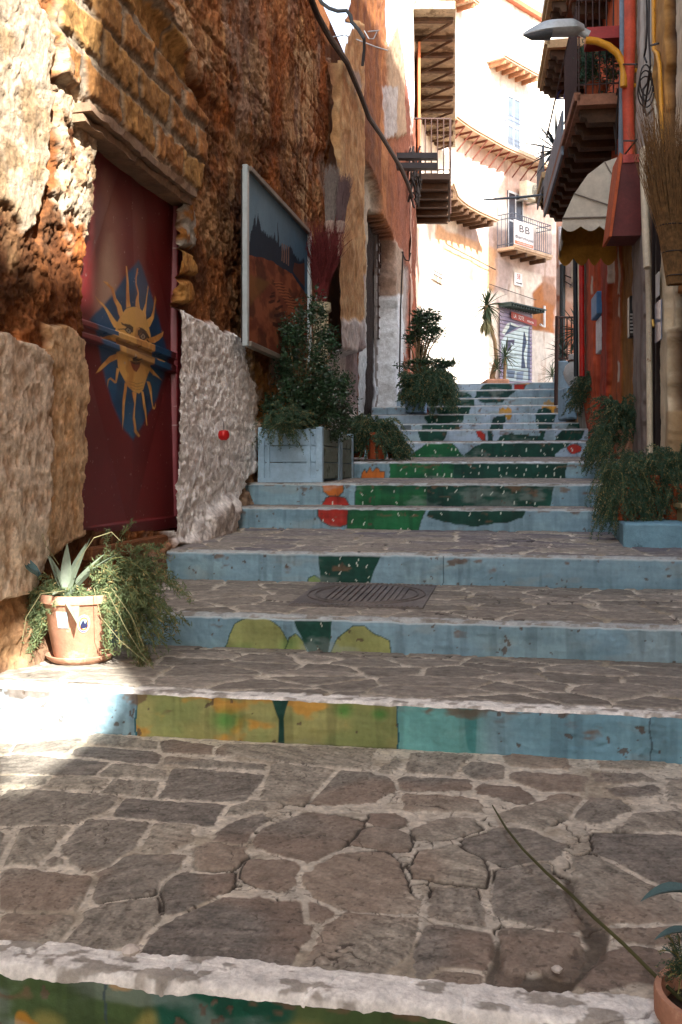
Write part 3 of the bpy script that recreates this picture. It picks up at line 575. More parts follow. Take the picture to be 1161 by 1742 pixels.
rays = [[(375,125),(385,130),(398,300),(400,440),(410,500),(375,515),(378,300)],[(480,140),(492,150),(472,230),(470,290),(490,370),(490,440),(500,520),(450,490),(455,440),(478,380),(460,300),(462,220)],
 [(595,300),(602,320),(575,460),(560,560),(560,620),(525,560),(525,540),(560,470)],[(665,390),(678,430),(660,480),(640,610),(600,680),(570,700),(565,620),(615,590),(635,540),(650,460)],
 [(750,725),(735,770),(690,810),(640,835),(600,840),(600,790),(660,770)],[(742,1185),(700,1160),(640,1130),(600,1090),(600,1050),(660,1110)],
 [(185,268),(220,275),(265,330),(285,420),(330,490),(345,560),(320,610),(300,560),(290,500),(265,440),(250,340)],[(110,400),(160,460),(205,520),(290,640),(330,600),(300,700),(265,690),(200,560),(170,500)],
 [(120,1115),(150,1060),(240,960),(300,935),(310,980),(240,1020),(170,1080)],[(218,1245),(225,1170),(250,1155),(290,1190),(295,1070),(320,1080),(300,1210),(285,1210),(250,1175),(235,1180)],
 [(355,1640),(352,1500),(362,1200),(385,1220),(380,1360),(368,1500)],[(430,1290),(470,1300),(468,1400),(455,1520),(475,1640),(515,1700),(500,1710),(455,1660),(440,1540),(455,1400)],
 [(520,1270),(545,1290),(575,1440),(598,1600),(590,1600),(555,1450)],[(575,1190),(610,1200),(630,1260),(650,1420),(665,1440),(678,1390),(680,1430),(665,1455),(645,1445),(620,1320)],
 [(700,990),(722,1000),(700,1012),(640,990),(650,970)],[(125,775),(160,785),(220,760),(270,770),(280,830),(200,800),(150,800)]]
face = [(430,498),(480,500),(530,550),(575,650),(605,760),(622,860),(615,960),(600,1090),(575,1170),(545,1260),(500,1305),(440,1290),(390,1240),(345,1150),(305,1060),(285,960),(275,850),(270,740),(285,650),(320,580),(375,520)]
for r in rays:
    m = soft(wx, wy, T5(r), .55); c = mix(c, YC*1.12, m)
m = soft(wx, wy, T5(face), .8); fc = YC; fc = mix(fc, lin('#a8804c'), soft(wx, wy, T5([(340,840),(610,960),(600,1070),(420,980),(345,930)]), 2)*.8)
fc = mix(fc, lin('#6b4a22'), soft(wx, wy, T5([(240,780),(620,935),(660,985),(580,985),(300,860)]), 1.5)*.75)
c = mix(c, fc, m)
INK = lin('#15151f')
def ink(poly, col=INK, w=.5, k=.9):
    global c
    c = mix(c, np.array(col), soft(wx, wy, T5(poly), w)*k)
ink([(318,640),(345,660),(400,665),(430,690),(432,730),(425,745),(400,720),(365,690),(330,670)]); ink([(345,715),(370,690),(405,700),(420,735),(400,755),(370,745)])
ink([(360,720),(380,700),(402,715),(405,738),(385,745)], lin('#a09a84'), .4); ink([(375,715),(392,712),(392,732),(378,730)])
ink([(290,705),(345,705),(355,716),(300,712)]); ink([(468,720),(500,705),(530,720),(570,745),(600,790),(585,800),(545,770),(500,745),(470,775)]); ink([(478,765),(520,735),(560,765),(570,795),(530,815),(490,800)])
ink([(495,775),(522,752),(548,775),(545,795),(515,802)], lin('#a09a84'), .4); ink([(512,770),(530,768),(530,788),(514,790)])
ink([(570,800),(600,830),(595,840),(562,812)]); ink([(478,690),(515,700),(575,740),(540,735),(500,715)])
ink([(440,955),(455,985),(475,995),(495,975),(490,1005),(460,1020),(435,1010),(430,985)]); ink([(430,935),(448,965),(430,980)], lin('#c9c3b4'), .4, .6)
ink([(405,1000),(430,1020),(465,1030),(505,1010),(495,1060),(465,1110),(440,1095),(425,1060)], lin('#6d1715')); ink([(415,1005),(460,1020),(500,1010),(490,1035),(460,1045),(430,1035)], lin('#2a0d0c'))
ink([(455,800),(470,830),(450,815),(440,900),(432,900)], lin('#7d5c2a'), .5, .6); ink([(480,830),(486,830),(490,900),(484,900)], lin('#7d5c2a'), .4, .6)
for k in range(3): ink([(400+k*4,1190+k*28),(460,1215+k*28),(540,1195+k*28),(540,1199+k*28),(460,1221+k*28),(398+k*4,1194+k*28)], lin('#6d4c20'), .4, .6)
for r, s in ((rays[0], 1), (rays[6], 1), (rays[11], 1), (rays[1], 1)):
    rr = [(x-6, y) for x, y in r]; ink(rr, lin('#b45a2c'), .5, .28)
# bar of folded sheet that crosses the door (drawn over by the sun)
barz = lambda v: None
a0, a1 = onL(150, 548, DU), onL(289, 598, DU); b0_, b1_ = onL(150, 583, DU), onL(289, 636, DU)
zt = np.interp(V, [a0[1], a1[1]], [a0[2], a1[2]]); zb_ = np.interp(V, [b0_[1], b1_[1]], [b0_[2], b1_[2]])
bar = sstep(0, .008, Z-zb_)*sstep(0, .008, zt-Z); mid = np.abs(Z-(zt+zb_)/2) < .018
dd = emb*(1-bar)+bar*.045-mid*bar*.02
frm = sstep(v1d-.075, v1d-.065, V); dd = dd*(1-frm)+frm*.05; c = mix(c, lin('#6e1c22'), frm*.8); c = mix(c, lin('#9a5560'), (np.abs(V-(v1d-.072)) < .004)*.5)
bot = sstep(.80, .79, Z); dd = dd*(1-bot)+bot*.03; c = mix(c, lin('#5a1a20'), bot*.7)
c = mix(c, lin('#b9a8a0'), (fbm(V*40, Z*40, 0, 3, 310) > 1.05)*.5)
door = gmesh('door', UVn(DU+dd, V, Z), c, M_DOOR, left_house)
b = MB(UV)
b.box(DU-.03, DU+.05, v1d+.002, v1d+.06, zbt-.02, ztp).box(DU-.03, DU+.06, v0d+.08, v1d+.06, ztp+.002, ztp+.06)
b.build('frame', mat('door_frame_red', lin('#5d171d'), rough=.5, bump=.15), door, True)
b = MB(UV).box(DU-.05, DU+.10, v0d, v1d+.1, zbt-.10, zbt-.025, .01); b.build('sill', mat('rubble_core'), door)
# ================================================================ LEFT: middle house (pilasters, shutter)
mid_house = empty('plastered_house', UV(UL, 14, 1.5), 'ochre plastered house beyond the rubble house with cream pilasters and a barred roller shutter', 'house')
def px_on(V, u0=UL): return proj(UVn(np.full(np.shape(V), u0), V, np.zeros(np.shape(V))))[0]
def left_far():
    V, Z = left_grid(11.0, 19.9, .022, -.2, 10.2, .034)
    px, py = proj(UVn(np.full(V.shape, UL), V, Z)); wx, wy = px+fbm(V*3, Z*3, 0, 4, 411)*.9, py+fbm(V*3, Z*3, 0, 4, 412)*6
    n1 = fbm(V*.7, Z*.7, 0, 4, 401); n2 = fbm(V*2.5, Z*2.5, 0, 5, 402); n3 = fbm(V*9, Z*9, 0, 4, 403); st = fbm(V*6, Z*.7, 0, 4, 404)
    d = n2*.02+n3*.012
    col = mix(mix(lin('#84532f'), lin('#6c4630'), sstep(-.3, .5, n2)), lin('#b98050'), sstep(0, .5, n1)*.6)
    col = mix(col, lin('#8f5a4c'), sstep(640, 700, wx)*.7); col = mix(col, lin('#6b4131'), sstep(.1, .6, st)*.5)
    def P_(poly, cc, k=1., dd=None, w=1.5):
        nonlocal col, d
        m = soft(wx, wy, poly, w)*k; col = mix(col, cc, m)
        if dd is not None: d = d+m*dd
    cr = mix(lin('#b89468'), lin('#c9ac80'), sstep(-.3, .4, n3)); cr = mix(cr, lin('#8d6a45'), sstep(.2, .6, n2)*.6)
    P_([(556,60),(575,40),(602,40),(603,330),(600,600),(552,600)], cr, 1., .16)
    P_([(573,120),(590,118),(598,150),(582,160)], lin('#a59a90'))
    P_([(552,545),(606,545),(606,780),(552,780)], np.broadcast_to(np.array(lin('#c3c2c0')), cr.shape)*(1+.3*n3)[..., None], 1., .02)
    P_([(575,560),(604,575),(606,760),(570,760)], lin('#6e6468'), .0)
    P_([(611,262),(618,262),(645,320),(650,330),(648,900),(611,900)], cr*.0+np.array(lin('#a49b8a')), 1., -.16)
    P_([(611,545),(648,545),(648,900),(611,900)], lin('#c6cac8'), 1.)
    P_([(645,360),(672,405),(668,720),(640,720)], lin('#2a2320'), 1., -.30, .8)
    P_([(672,405),(684,425),(684,720),(668,720)], lin('#9b8c7c'), .9, .03); P_([(670,500),(684,500),(684,740),(664,740)], lin('#c9cfd2'), 1., .02)
    P_([(684,430),(696,460),(698,610),(684,600)], lin('#a29f9c'), .95, -.06); P_([(698,470),(706,470),(706,700),(694,700)], lin('#a4624a'), .8)
    P_([(655,75),(672,40),(684,100),(690,230),(660,235)], lin('#a8957c'), .75, .06); P_([(650,150),(672,145),(672,230),(655,235)], lin('#a7a6a6'), .8)
    P_([(585,580),(606,585),(606,700),(585,700)], lin('#8c7f80'), .8); P_([(596,465),(611,465),(611,520),(600,515)], lin('#b5b3bd'), .8)
    keep = (py > np.interp(px, [545, 556, 562, 572, 590, 597, 600, 653, 656, 672, 680, 704, 708], [112, 108, 95, 62, 32, 5, -300, -300, 80, 40, 90, 205, 208])+fbm(V*4, Z*4, 0, 2, 409)*3)
    shut = inpoly(px, py, [(645,362),(672,407),(668,722),(640,722)])
    return UVn(UL+d, V, Z), col, keep
pos, col, keep = left_far(); gmesh('wall', pos, col, M_WALL, mid_house, keep)
b = MB(UV)
b.box(UL-1.2, UL-.42, 11.2, 19.6, -.2, 7.2); b.build('core', mat('rubble_core'), mid_house)
# roller shutter with bars
vs0, vs1 = onL(641, 500, UL-.26)[1], onL(670, 500, UL-.26)[1]; zs0 = 1.3; zs1 = onL(655, 395, UL-.26)[2]
b = MB(UV); n = 30
for k in range(n):
    z = zs0+(zs1-zs0)*k/n; h = (zs1-zs0)/n
    b.box(UL-.30, UL-.262+.018*(k % 2), vs0, vs1, z, z+h-.004)
sh = b.build('roller_shutter', mat('shutter_grey', lin('#8a8684'), rough=.6, bump=.3, var=.3), mid_house)
b = MB(UV)
for k in range(11): z = zs0+(zs1-zs0)*(.5+k/22); b.box(UL-.245, UL-.225, vs0, vs1, z, z+.02)
for k in range(9): v = vs0+(vs1-vs0)*k/8; b.box(UL-.245, UL-.225, v, v+.025, zs0+(zs1-zs0)*.5, zs1)
b.build('grille', mat('rusty_iron', lin('#3a2620'), rough=.7, bump=.4), sh)
# ================================================================ CAMERA, LIGHT
cam = bpy.data.cameras.new('camera'); co = bpy.data.objects.new('camera', cam); COL.objects.link(co); scene.camera = co
co.location = (0, 0, CZ); co.rotation_euler = (math.radians(90), 0, 0)
cam.sensor_fit = 'VERTICAL'; cam.sensor_height = 24; cam.sensor_width = 16; cam.lens = 24*F/1742; cam.shift_y = -(871-HY)/1742; cam.shift_x = 0; cam.clip_end = 600; cam.clip_start = .05
SD = Vector((-.30, .75, -.59)).normalized()
sun = bpy.data.lights.new('sun', 'SUN'); so = bpy.data.objects.new('sun', sun); COL.objects.link(so)
so.rotation_euler = SD.to_track_quat('-Z', 'Y').to_euler(); sun.energy = 5.0; sun.angle = math.radians(.8); sun.color = (1, .96, .90)
w = bpy.data.worlds.new('World'); scene.world = w; w.use_nodes = True; nt = w.node_tree
sk = nt.nodes.new('ShaderNodeTexSky'); sk.sky_type = 'NISHITA'; sk.sun_disc = False
sk.sun_elevation = math.asin(-SD.z); sk.sun_rotation = math.atan2(-SD.x, -SD.y); sk.dust_density = 3.; sk.air_density = 1.; sk.ozone_density = 1.
hs = nt.nodes.new('ShaderNodeHueSaturation'); hs.inputs['Saturation'].default_value = .55; nt.links.new(sk.outputs[0], hs.inputs['Color']); nt.links.new(hs.outputs[0], nt.nodes['Background'].inputs[0]); nt.nodes['Background'].inputs[1].default_value = .15
scene.view_settings.view_transform = 'Standard'; scene.view_settings.look = 'None'; scene.view_settings.exposure = 2.12; scene.view_settings.gamma = 1
scene.cycles.use_denoising = True; scene.cycles.max_bounces = 8; scene.cycles.diffuse_bounces = 5
# ================================================================ RIGHT: orange house along the stairs
right_house = empty('orange_house', RP(8, -.2, .8), 'tall ochre and red house on the right carrying balconies, pipes and grey door posts', 'house')
SE = 14.0
def right_wall():
    S, Z = np.meshgrid(np.linspace(5.2, SE, 640), np.linspace(-.2, 8.6, 420), indexing='ij')
    bx, by = 1.48+.13*S, S
    px = CX+bx/by*F; py = HY-(Z-CZ)/by*F; wx, wy = wob(px, py, 12, 1.0)
    n2 = fbm(S*2.5, Z*2.5, 0, 5, 502); n3 = fbm(S*10, Z*10, 0, 4, 503); st = fbm(S*8, Z*.6, 0, 4, 504)
    d = n2*.008+n3*.004
    col = mix(np.broadcast_to(np.array(lin('#a06a30')), S.shape+(3,)), lin('#7c4e28'), sstep(-.2, .5, n2))
    def P_(x0, x1, y0, y1, h, k=1., dd=None, w=1.):
        nonlocal col, d
        m = soft(wx, wy, [(x0,y0),(x1,y0),(x1,y1),(x0,y1)], w)*k; col = mix(col, np.array(lin(h))*(1+.0*n3)[..., None] if 0 else np.array(lin(h)), m)
        if dd is not None: d = d+m*dd
    P_(940, 1064, -900, 420, '#c0582f'); P_(1062, 1082, -900, 260, '#a5472a', 1, .03); P_(1080, 1088, -900, 1000, '#8c6b42'); P_(1086, 1124, -900, 300, '#b5ac9c', 1, .02)
    P_(1122, 1141, -900, 340, '#a97a3e', 1, .03); P_(1141, 1154, -900, 560, '#211d1b', 1, -.06); P_(1154, 1300, -900, 260, '#c4b092', 1, .02)
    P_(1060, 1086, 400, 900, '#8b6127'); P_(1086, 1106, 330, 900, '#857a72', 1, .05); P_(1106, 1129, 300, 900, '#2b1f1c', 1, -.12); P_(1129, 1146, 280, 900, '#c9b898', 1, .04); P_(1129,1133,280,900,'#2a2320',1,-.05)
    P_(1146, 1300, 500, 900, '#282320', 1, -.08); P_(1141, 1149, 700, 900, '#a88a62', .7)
    P_(1043, 1061, 400, 900, '#a4532a', 1, .02); P_(1028, 1046, 420, 900, '#9b3420', 1, .05, .6); P_(1015, 1030, 420, 900, '#a23f25', 1, -.03); P_(1003, 1017, 420, 900, '#bb5230', 1, .03); P_(996, 1004, 420, 900, '#8d3a26', 1, .0); P_(940, 996, 400, 900, '#8d9189', 1, -.02)
    for (x, y0, y1) in ((1047,415,480),(1056,420,500),(1058,505,540),(1011,470,500),(1057,615,650)): P_(x-2, x+1.5, y0, y1, '#c9c0ae', .9, None, .6)
    col = mix(col, lin('#5d3a22'), sstep(.25, .6, st)*.4)
    col = col*(1+.18*n3)[..., None]
    base = np.stack([bx, by, Z], -1); pos = base.copy(); pos[..., 0] += RN.x*d; pos[..., 1] += RN.y*d
    return pos, col
pos, col = right_wall(); gmesh('wall', pos, col, M_PLASTER, right_house)
H = 12.0
M_BLK = mat('render_plain')
b = MB(RP)
b.box(5.2, SE, -4.5, -.35, -.2, H).box(-1.3, 5.21, -4.5, .0, -.2, H).box(5.2, SE, -.36, -.03, 8.59, H).box(SE-.05, SE, -.4, .0, -.2, 8.6)
b.build('core', M_BLK, right_house)
back = empty('sun_patch_screen', RP(-6, -.3, 0), 'unseen thin wall added behind the viewer with a gap that shapes the sun patch', 'house')
b = MB(RP); b.box(-14, -2.9, -.3, 0, -.2, H).box(-2.9, -1.3, -.3, -.02, -.2, 4.5); b.build('wall', M_BLK, back)  # thin unseen screen added here; sun passes over the sill in its gap
b = MB(RP); b.box(-2.9, -1.3, -.3, -.02, 6.0, 7.35); b.build('shade_slab', M_BLK, back)  # unseen slab added across the gap to shade the left wall's middle
M_CONC, M_JOIST, M_IRON = mat('aged_concrete', lin('#a08a6c'), bump=.7, bscale=22, var=.3, tint=(lin('#5a4430'), 4, .58)), mat('dark_joist', lin('#4a3423'), bump=.5, var=.4), mat('rusty_iron')
M_GREYP = mat('grey_blue_paint', lin('#6e7a83'), rough=.6, bump=.3)
def balcony(fr, parent, a0, a1, w, z, nj, jm, sm, jh=.11, jw=.09, th=.1, mould=True, name='balcony', w0=0.):
    s = MB(fr); s.box(a0, a1, w0, w, z, z+th)
    if mould: s.box(a0-.0, a1, w-.03, w+.03, z+th*.45, z+th+.02)
    o = s.build(name, sm, parent)
    for k in range(nj):
        t = a0+(a1-a0)*(k+.5)/nj; j = MB(fr)
        j.prism([(w0, z-.002), (w*.93, z-.002), (w*.90, z-jh*.55), (w*.80, z-jh*.6), (w*.76, z-jh), (w0, z-jh)], t-jw/2, t+jw/2, 1)
        j.build('joist', jm, o)
    return o
z_ = lambda y, s: CZ+(HY-y)/F*s
zb = z_(175, 9.3)
B1 = balcony(RP, right_house, 9.3, 13.3, .48, zb, 11, M_JOIST, mat('balcony_underside', lin('#8a5f48'), bump=.5, var=.35), .13, .14)
R = MB(RP)
for k in range(8): w = .02+.44*k/7; R.tube([RP(9.33, w, zb+.1), RP(9.33, w, zb+1.0)], .007, 6)
R.tube([RP(9.33, 0, zb+1.0), RP(9.33, .47, zb+1.0), RP(13.2, .47, zb+1.0)], .012, 6).tube([RP(9.33, 0, zb+.2), RP(9.33, .47, zb+.2), RP(13.2, .47, zb+.2)], .008, 6)
for k in range(1, 14): R.tube([RP(9.33+k*.1, .47, zb+.1), RP(9.33+k*.1, .47, zb+1.0)], .007, 6)
R.build('railing', M_IRON, B1)
MB(RP).box(10.6, 13.25, .485, .51, zb-.05, zb+.42).build('railing_panel', M_GREYP, B1)
B2 = balcony(RP, right_house, 11.9, 13.3, .56, z_(80, 12)-.02, 5, M_JOIST, mat('balcony_cream', lin('#c0a67c'), bump=.4), .12, .13)
B3 = balcony(RP, right_house, 8.2, 11.5, .40, z_(48, 11.5), 8, M_JOIST, mat('balcony_underside'), .14, .16)
B4 = balcony(RP, right_house, 10.9, 11.6, .62, z_(36, 11.3)+.1, 3, M_JOIST, mat('balcony_cream'), .12, .11, w0=.42)
B5 = balcony(RP, right_house, 13.3, 14.6, .50, z_(305, 13.3), 5, M_JOIST, mat('balcony_cream'), .13, .12)
MB(RP).box(13.35, 14.6, .49, .51, z_(305, 13.3)-.05, z_(305, 13.3)+.5).build('railing_panel', M_GREYP, B5)
# pipes and cables on the wall (parts of the house)
M_WP, M_YP, M_OP = mat('cream_pipe', lin('#c5b79c'), rough=.5, var=.2, tint=(lin('#7b4a26'), 7, .6)), mat('yellow_paint', lin('#c78a22'), rough=.45, var=.2, tint=(lin('#6b3a18'), 14, .62)), mat('red_pipe', lin('#b2452a'), rough=.6)
def rpt(px, py, s, w=None):                                        # a point seen at px,py at distance s
    return P(px, py, s)
def onR(px, py, w=.04):
    k = (px-CX)/F; s = (1.48-w*.99)/(k-.13); return RP(s, w, z_(py, s))
def rpipe(pts, r, m, name, n=10, parent=None):
    b = MB(); b.tube([onR(x, y, w) for x, y, w in pts], r, n); return b.build(name, m, parent or right_house, True)
rpipe([(1097,250,.07),(1101,330,.07),(1105,520,.07),(1107,800,.07)], .024, M_WP, 'drainpipe')
rpipe([(1095,255,.12),(1101,420,.12),(1103,455,.12)], .03, M_WP, 'pipe_sleeve')
rpipe([(1112,-60,.05),(1113,85,.05),(1119,90,.06),(1123,110,.06),(1126,180,.06),(1131,330,.06)], .016, M_YP, 'conduit')
rpipe([(1108,100,.05),(1110,145,.05),(1117,190,.05),(1123,260,.05)], .016, M_WP, 'conduit')
rpipe([(1072,-80,.09),(1073,60,.09),(1069,160,.09),(1072,268,.09)], .05, M_OP, 'red_downpipe', 14)
rpipe([(1060,-80,.12),(1061,110,.12),(1058,270,.12)], .03, M_GREYP, 'grey_pipe')
M_CAB = mat('cable', lin('#2d2622'), rough=.6)
for k, pts in enumerate([[(1100,-60),(1102,40),(1100,80),(1097,95),(1101,105)],[(1106,-60),(1105,60),(1108,110),(1103,140),(1096,150),(1094,170),(1097,190),(1103,150),(1108,120)],[(1095,150),(1097,180),(1101,196),(1112,184)],
    [(1052,150),(1047,180),(1046,215),(1050,250)],[(1056,130),(1050,200),(1049,262)],[(1060,108),(1085,108)],[(1064,262),(1085,236)],[(1110,75),(1122,72)],[(1063,238),(1082,238)]]):
    rpipe([(x, y, .09+.01*k) for x, y in pts], .008, M_CAB, 'cable', 6)
for k in range(3):
    b = MB(); c0 = onR(1100, 135+k*10, .12); b.tube([c0+Vector((.045*math.cos(a)*(1+.2*k), 0, .12*math.sin(a))) for a in np.linspace(0, 6.2, 20)], .006, 5); b.build('cable_coil', M_CAB, right_house, True)
# door ironmongery, intercom, meter plate
b = MB(RP); s = rs(1079); b.box(s-.06, s+.06, .0, .05, z_(575, s), z_(505, s), .008); it = b.build('intercom', mat('black_plastic', lin('#1d1c1c'), rough=.4, bump=0), right_house)
b = MB(RP)
for k in range(6): b.box(s-.062, s-.059, .01, .045, z_(568-k*6, s), z_(565-k*6, s))
b.build('button', mat('steel', lin('#a5a5a2'), rough=.35, metal=.6, bump=0), it)
b = MB(RP); s = rs(1133); b.box(s-.10, s+.14, .045, .055, z_(580, s), z_(512, s)); b.build('wall_plate', mat('glossy_grey', lin('#7c8494'), rough=.25, bump=.05), right_house)
b = MB(RP); b.box(s-.08, s+.06, .06, .065, z_(505, s), z_(465, s)); b.build('paper_notice', mat('paper', lin('#cfcdc2'), bump=.1, var=.1), right_house)
b = MB(RP); s = rs(1118); b.box(s-.25, s-.22, -.08, .0, z_(790, s), z_(340, s)).box(s+.2, s+.23, -.08, .0, z_(790, s), z_(340, s)).box(s-.02, s+.01, -.08, .01, z_(790, s), z_(360, s)); b.build('door_stile', mat('dark_wood', lin('#2a1d19'), rough=.5), right_house)
b = MB(); b.tube([onR(1112, 548, .02), onR(1112, 545, .09), onR(1113, 556, .09)], .012, 8); b.build('door_knob', mat('brass', lin('#a07a3a'), rough=.3, metal=.9, bump=0), right_house, True)
# blue box panel and framed notice on the red pillars
b = MB(RP); s = rs(1024); b.box(s-.35, s+.15, .0, .10, z_(542, s), z_(504, s), .01); b.build('meter_box', mat('blue_paint', lin('#4a7fae'), rough=.6), right_house)
b = MB(RP); b.box(s-.35, s+.05, .0, .06, z_(602, s), z_(545, s), .01); b.build('white_frame', mat('white_paint', lin('#c7ccd2'), rough=.6), right_house)
# ribbed door at the far end of the wall
b = MB(RP)
for k in range(9): s = 12.95+k*.11; b.box(s, s+.09, .0, .03, 1.9, z_(420, 13.4))
b.build('ribbed_door', mat('pale_green_metal', lin('#9ba698'), rough=.5), right_house)
rpipe([(990,420,.1),(991,640,.1)], .035, mat('red_gloss', lin('#b3231b'), rough=.35), 'red_downpipe')
rpipe([(979,400,.14),(981,640,.14)], .03, mat('dark_pipe', lin('#20282c'), rough=.5), 'dark_downpipe')
# ================================================================ FAR RIGHT: pink house facing the stairs
pink = empty('pink_house', (4.6, 19.6, 2.6), 'small pink plastered house facing down the stairs beside the blue parapet', 'house')
Xg, Zg = np.meshgrid(np.linspace(4.1, 8, 160), np.linspace(1.5, 6.9, 220), indexing='ij')
n2 = fbm(Xg*2.2, Zg*2.2, 0, 5, 602); c = mix(mix(lin('#b08a78'), lin('#8d5a44'), sstep(0, .4, n2)), lin('#c7b4a8'), sstep(.2, .4, fbm(Xg*1.5, Zg*1.5, 0, 4, 605))*.7)
gmesh('wall', np.stack([Xg, 19+n2*.02, Zg], -1), c, M_PLASTER, pink)
MB().prism([(4.1, 19.03), (8, 19.03), (8, 24), (5.35, 24)], 1.5, 6.9, 2).build('core', M_BLK, pink)
b = MB(); b.box(4.42, 5.3, 18.93, 18.98, z_(430, 19), z_(392, 19)); 
for k in range(6): b.box(4.45+k*.05, 4.47+k*.05, 18.90, 18.93, z_(428, 19), z_(395, 19))
b.build('window_shutter', mat('brown_shutter', lin('#8c6248'), rough=.7), pink)
MB().tube([(4.18, 18.9, z_(660, 19)), (4.19, 18.9, z_(452, 19))], .055, 10).build('black_downpipe', mat('dark_pipe'), pink, True)
MB().tube([(4.18, 18.9, z_(452, 19)), (4.17, 18.9, z_(388, 19))], .06, 10).build('white_downpipe', mat('white_paint'), pink, True)
b = MB(); b.tube([(4.2, 18.85, z_(470, 19)), (4.7, 18.8, z_(490, 19)), (5.2, 18.8, z_(520, 19))], .012, 5).tube([(4.2, 18.85, z_(480, 19)), (4.5, 18.8, z_(497, 19)), (5.2, 18.8, z_(505, 19))], .01, 5); b.build('cable', M_CAB, pink, True)
def ac_unit(org, ex, ey, name_label):                              # org bottom-left front, ex along width, ey out towards viewer
    ex = Vector(ex).normalized(); ey = Vector(ey).normalized(); fr = lambda a, b_, c_: Vector(org)+ex*a-ey*b_+Vector((0, 0, c_))
    e = empty('air_conditioner', Vector(org), name_label, 'air conditioner')
    MB(fr).box(0, .78, 0, .30, 0, .55, .02).build('casing', mat('ac_cream', lin('#c3bda9'), rough=.5, bump=.05), e)
    b = MB(fr); R_ = .21
    for q in range(4): b.tube([fr(.50+R_*(1-q*.24)*math.cos(a), -.012, .28+R_*(1-q*.24)*math.sin(a)) for a in np.linspace(0, 2*math.pi, 25)], .006, 5)
    for q in range(8): a = q*math.pi/4; b.tube([fr(.50, -.012, .28), fr(.50+R_*math.cos(a), -.012, .28+R_*math.sin(a))], .004, 4)
    b.build('fan_grille', mat('dark_grey', lin('#4c4f50'), rough=.5, bump=0), e)
    for q in (0, .62): MB(fr).box(q, q+.12, .05, .6, -.05, -.01).build('bracket', mat('steel'), e)
    return e
ac_unit((4.34, 18.6, z_(478, 18.6)), (1, 0, 0), (0, -1, 0), 'beige outdoor air conditioner low on the pink house wall')
# tall unseen block added to shade the far corner
th = empty('unseen_shade_block', (9, 24.5, 1), 'tall unseen block added behind the pink house to shade the far facade', 'house')
MB().box(7.5, 12, 23, 26.5, 0, 15.0).build('wall', M_BLK, th)
# terrace ground right of the upper stairs, blue parapets
MB().box(3.3, 9, 14.05, 19.0, -.2, 2.05).build('terrace', mat('terrace', lin('#8c8070')), None); tag(bpy.data.objects['terrace'], kind='structure')
M_BLUEP = mat('blue_plaster', lin('#86a6bb'), rough=.75, bump=.5, bscale=30, var=.2, tint=(lin('#5f7783'), 5, .6))
def uvbox_px(x0, x1, D, y0, y1, depth, m, name, label, cat, bev=.015):
    p0, p1 = P(x0, y1, D), P(x1, y0, D); b = MB(lambda a, q, c_: Vector((p0.x+a*TC+q*TS, D-a*TS+q*TC, c_)))
    b.box(0, (p1.x-p0.x)/TC, 0, depth, p0.z, p1.z, bev); o = b.build(name, m); tag(o, label, cat); return o
uvbox_px(948, 982, 15.6, 614, 704, 2.9, M_BLUEP, 'parapet', 'tall pale blue parapet block at the right end of the top steps', 'parapet')
uvbox_px(1000, 1018, 14.2, 610, 690, .4, M_BLUEP, 'pillar', 'short pale blue pillar behind the white jar', 'pillar')
rb = uvbox_px(1061, 1215, 6.25, 890, 940, 1.25, mat('blue_plaster2', lin('#6f96a6'), rough=.75, bump=.6, bscale=30, var=.2, tint=(lin('#4b646e'), 5, .62)), 'plant_block', 'low blue plastered block carrying flower pots on the right', 'plinth', .012)
# railing on the parapet
rl = empty('iron_railing', P(950, 614, 15.7), 'black iron railing standing on the blue parapet', 'railing')
b = MB()
for k in range(10): b.tube([P(950+k*7.5, 612, 15.7+.03*k), P(950+k*7.5, 540, 15.7+.03*k)], .011, 6)
b.build('bars', M_IRON, rl)
b = MB(); b.tube([P(948, 540, 15.7), P(1020, 540, 16)], .018, 6).tube([P(948, 610, 15.7), P(1020, 610, 16)], .014, 6).tube([P(946, 696, 15.5), P(948, 538, 15.6)], .03, 8); b.build('rail', M_IRON, rl)
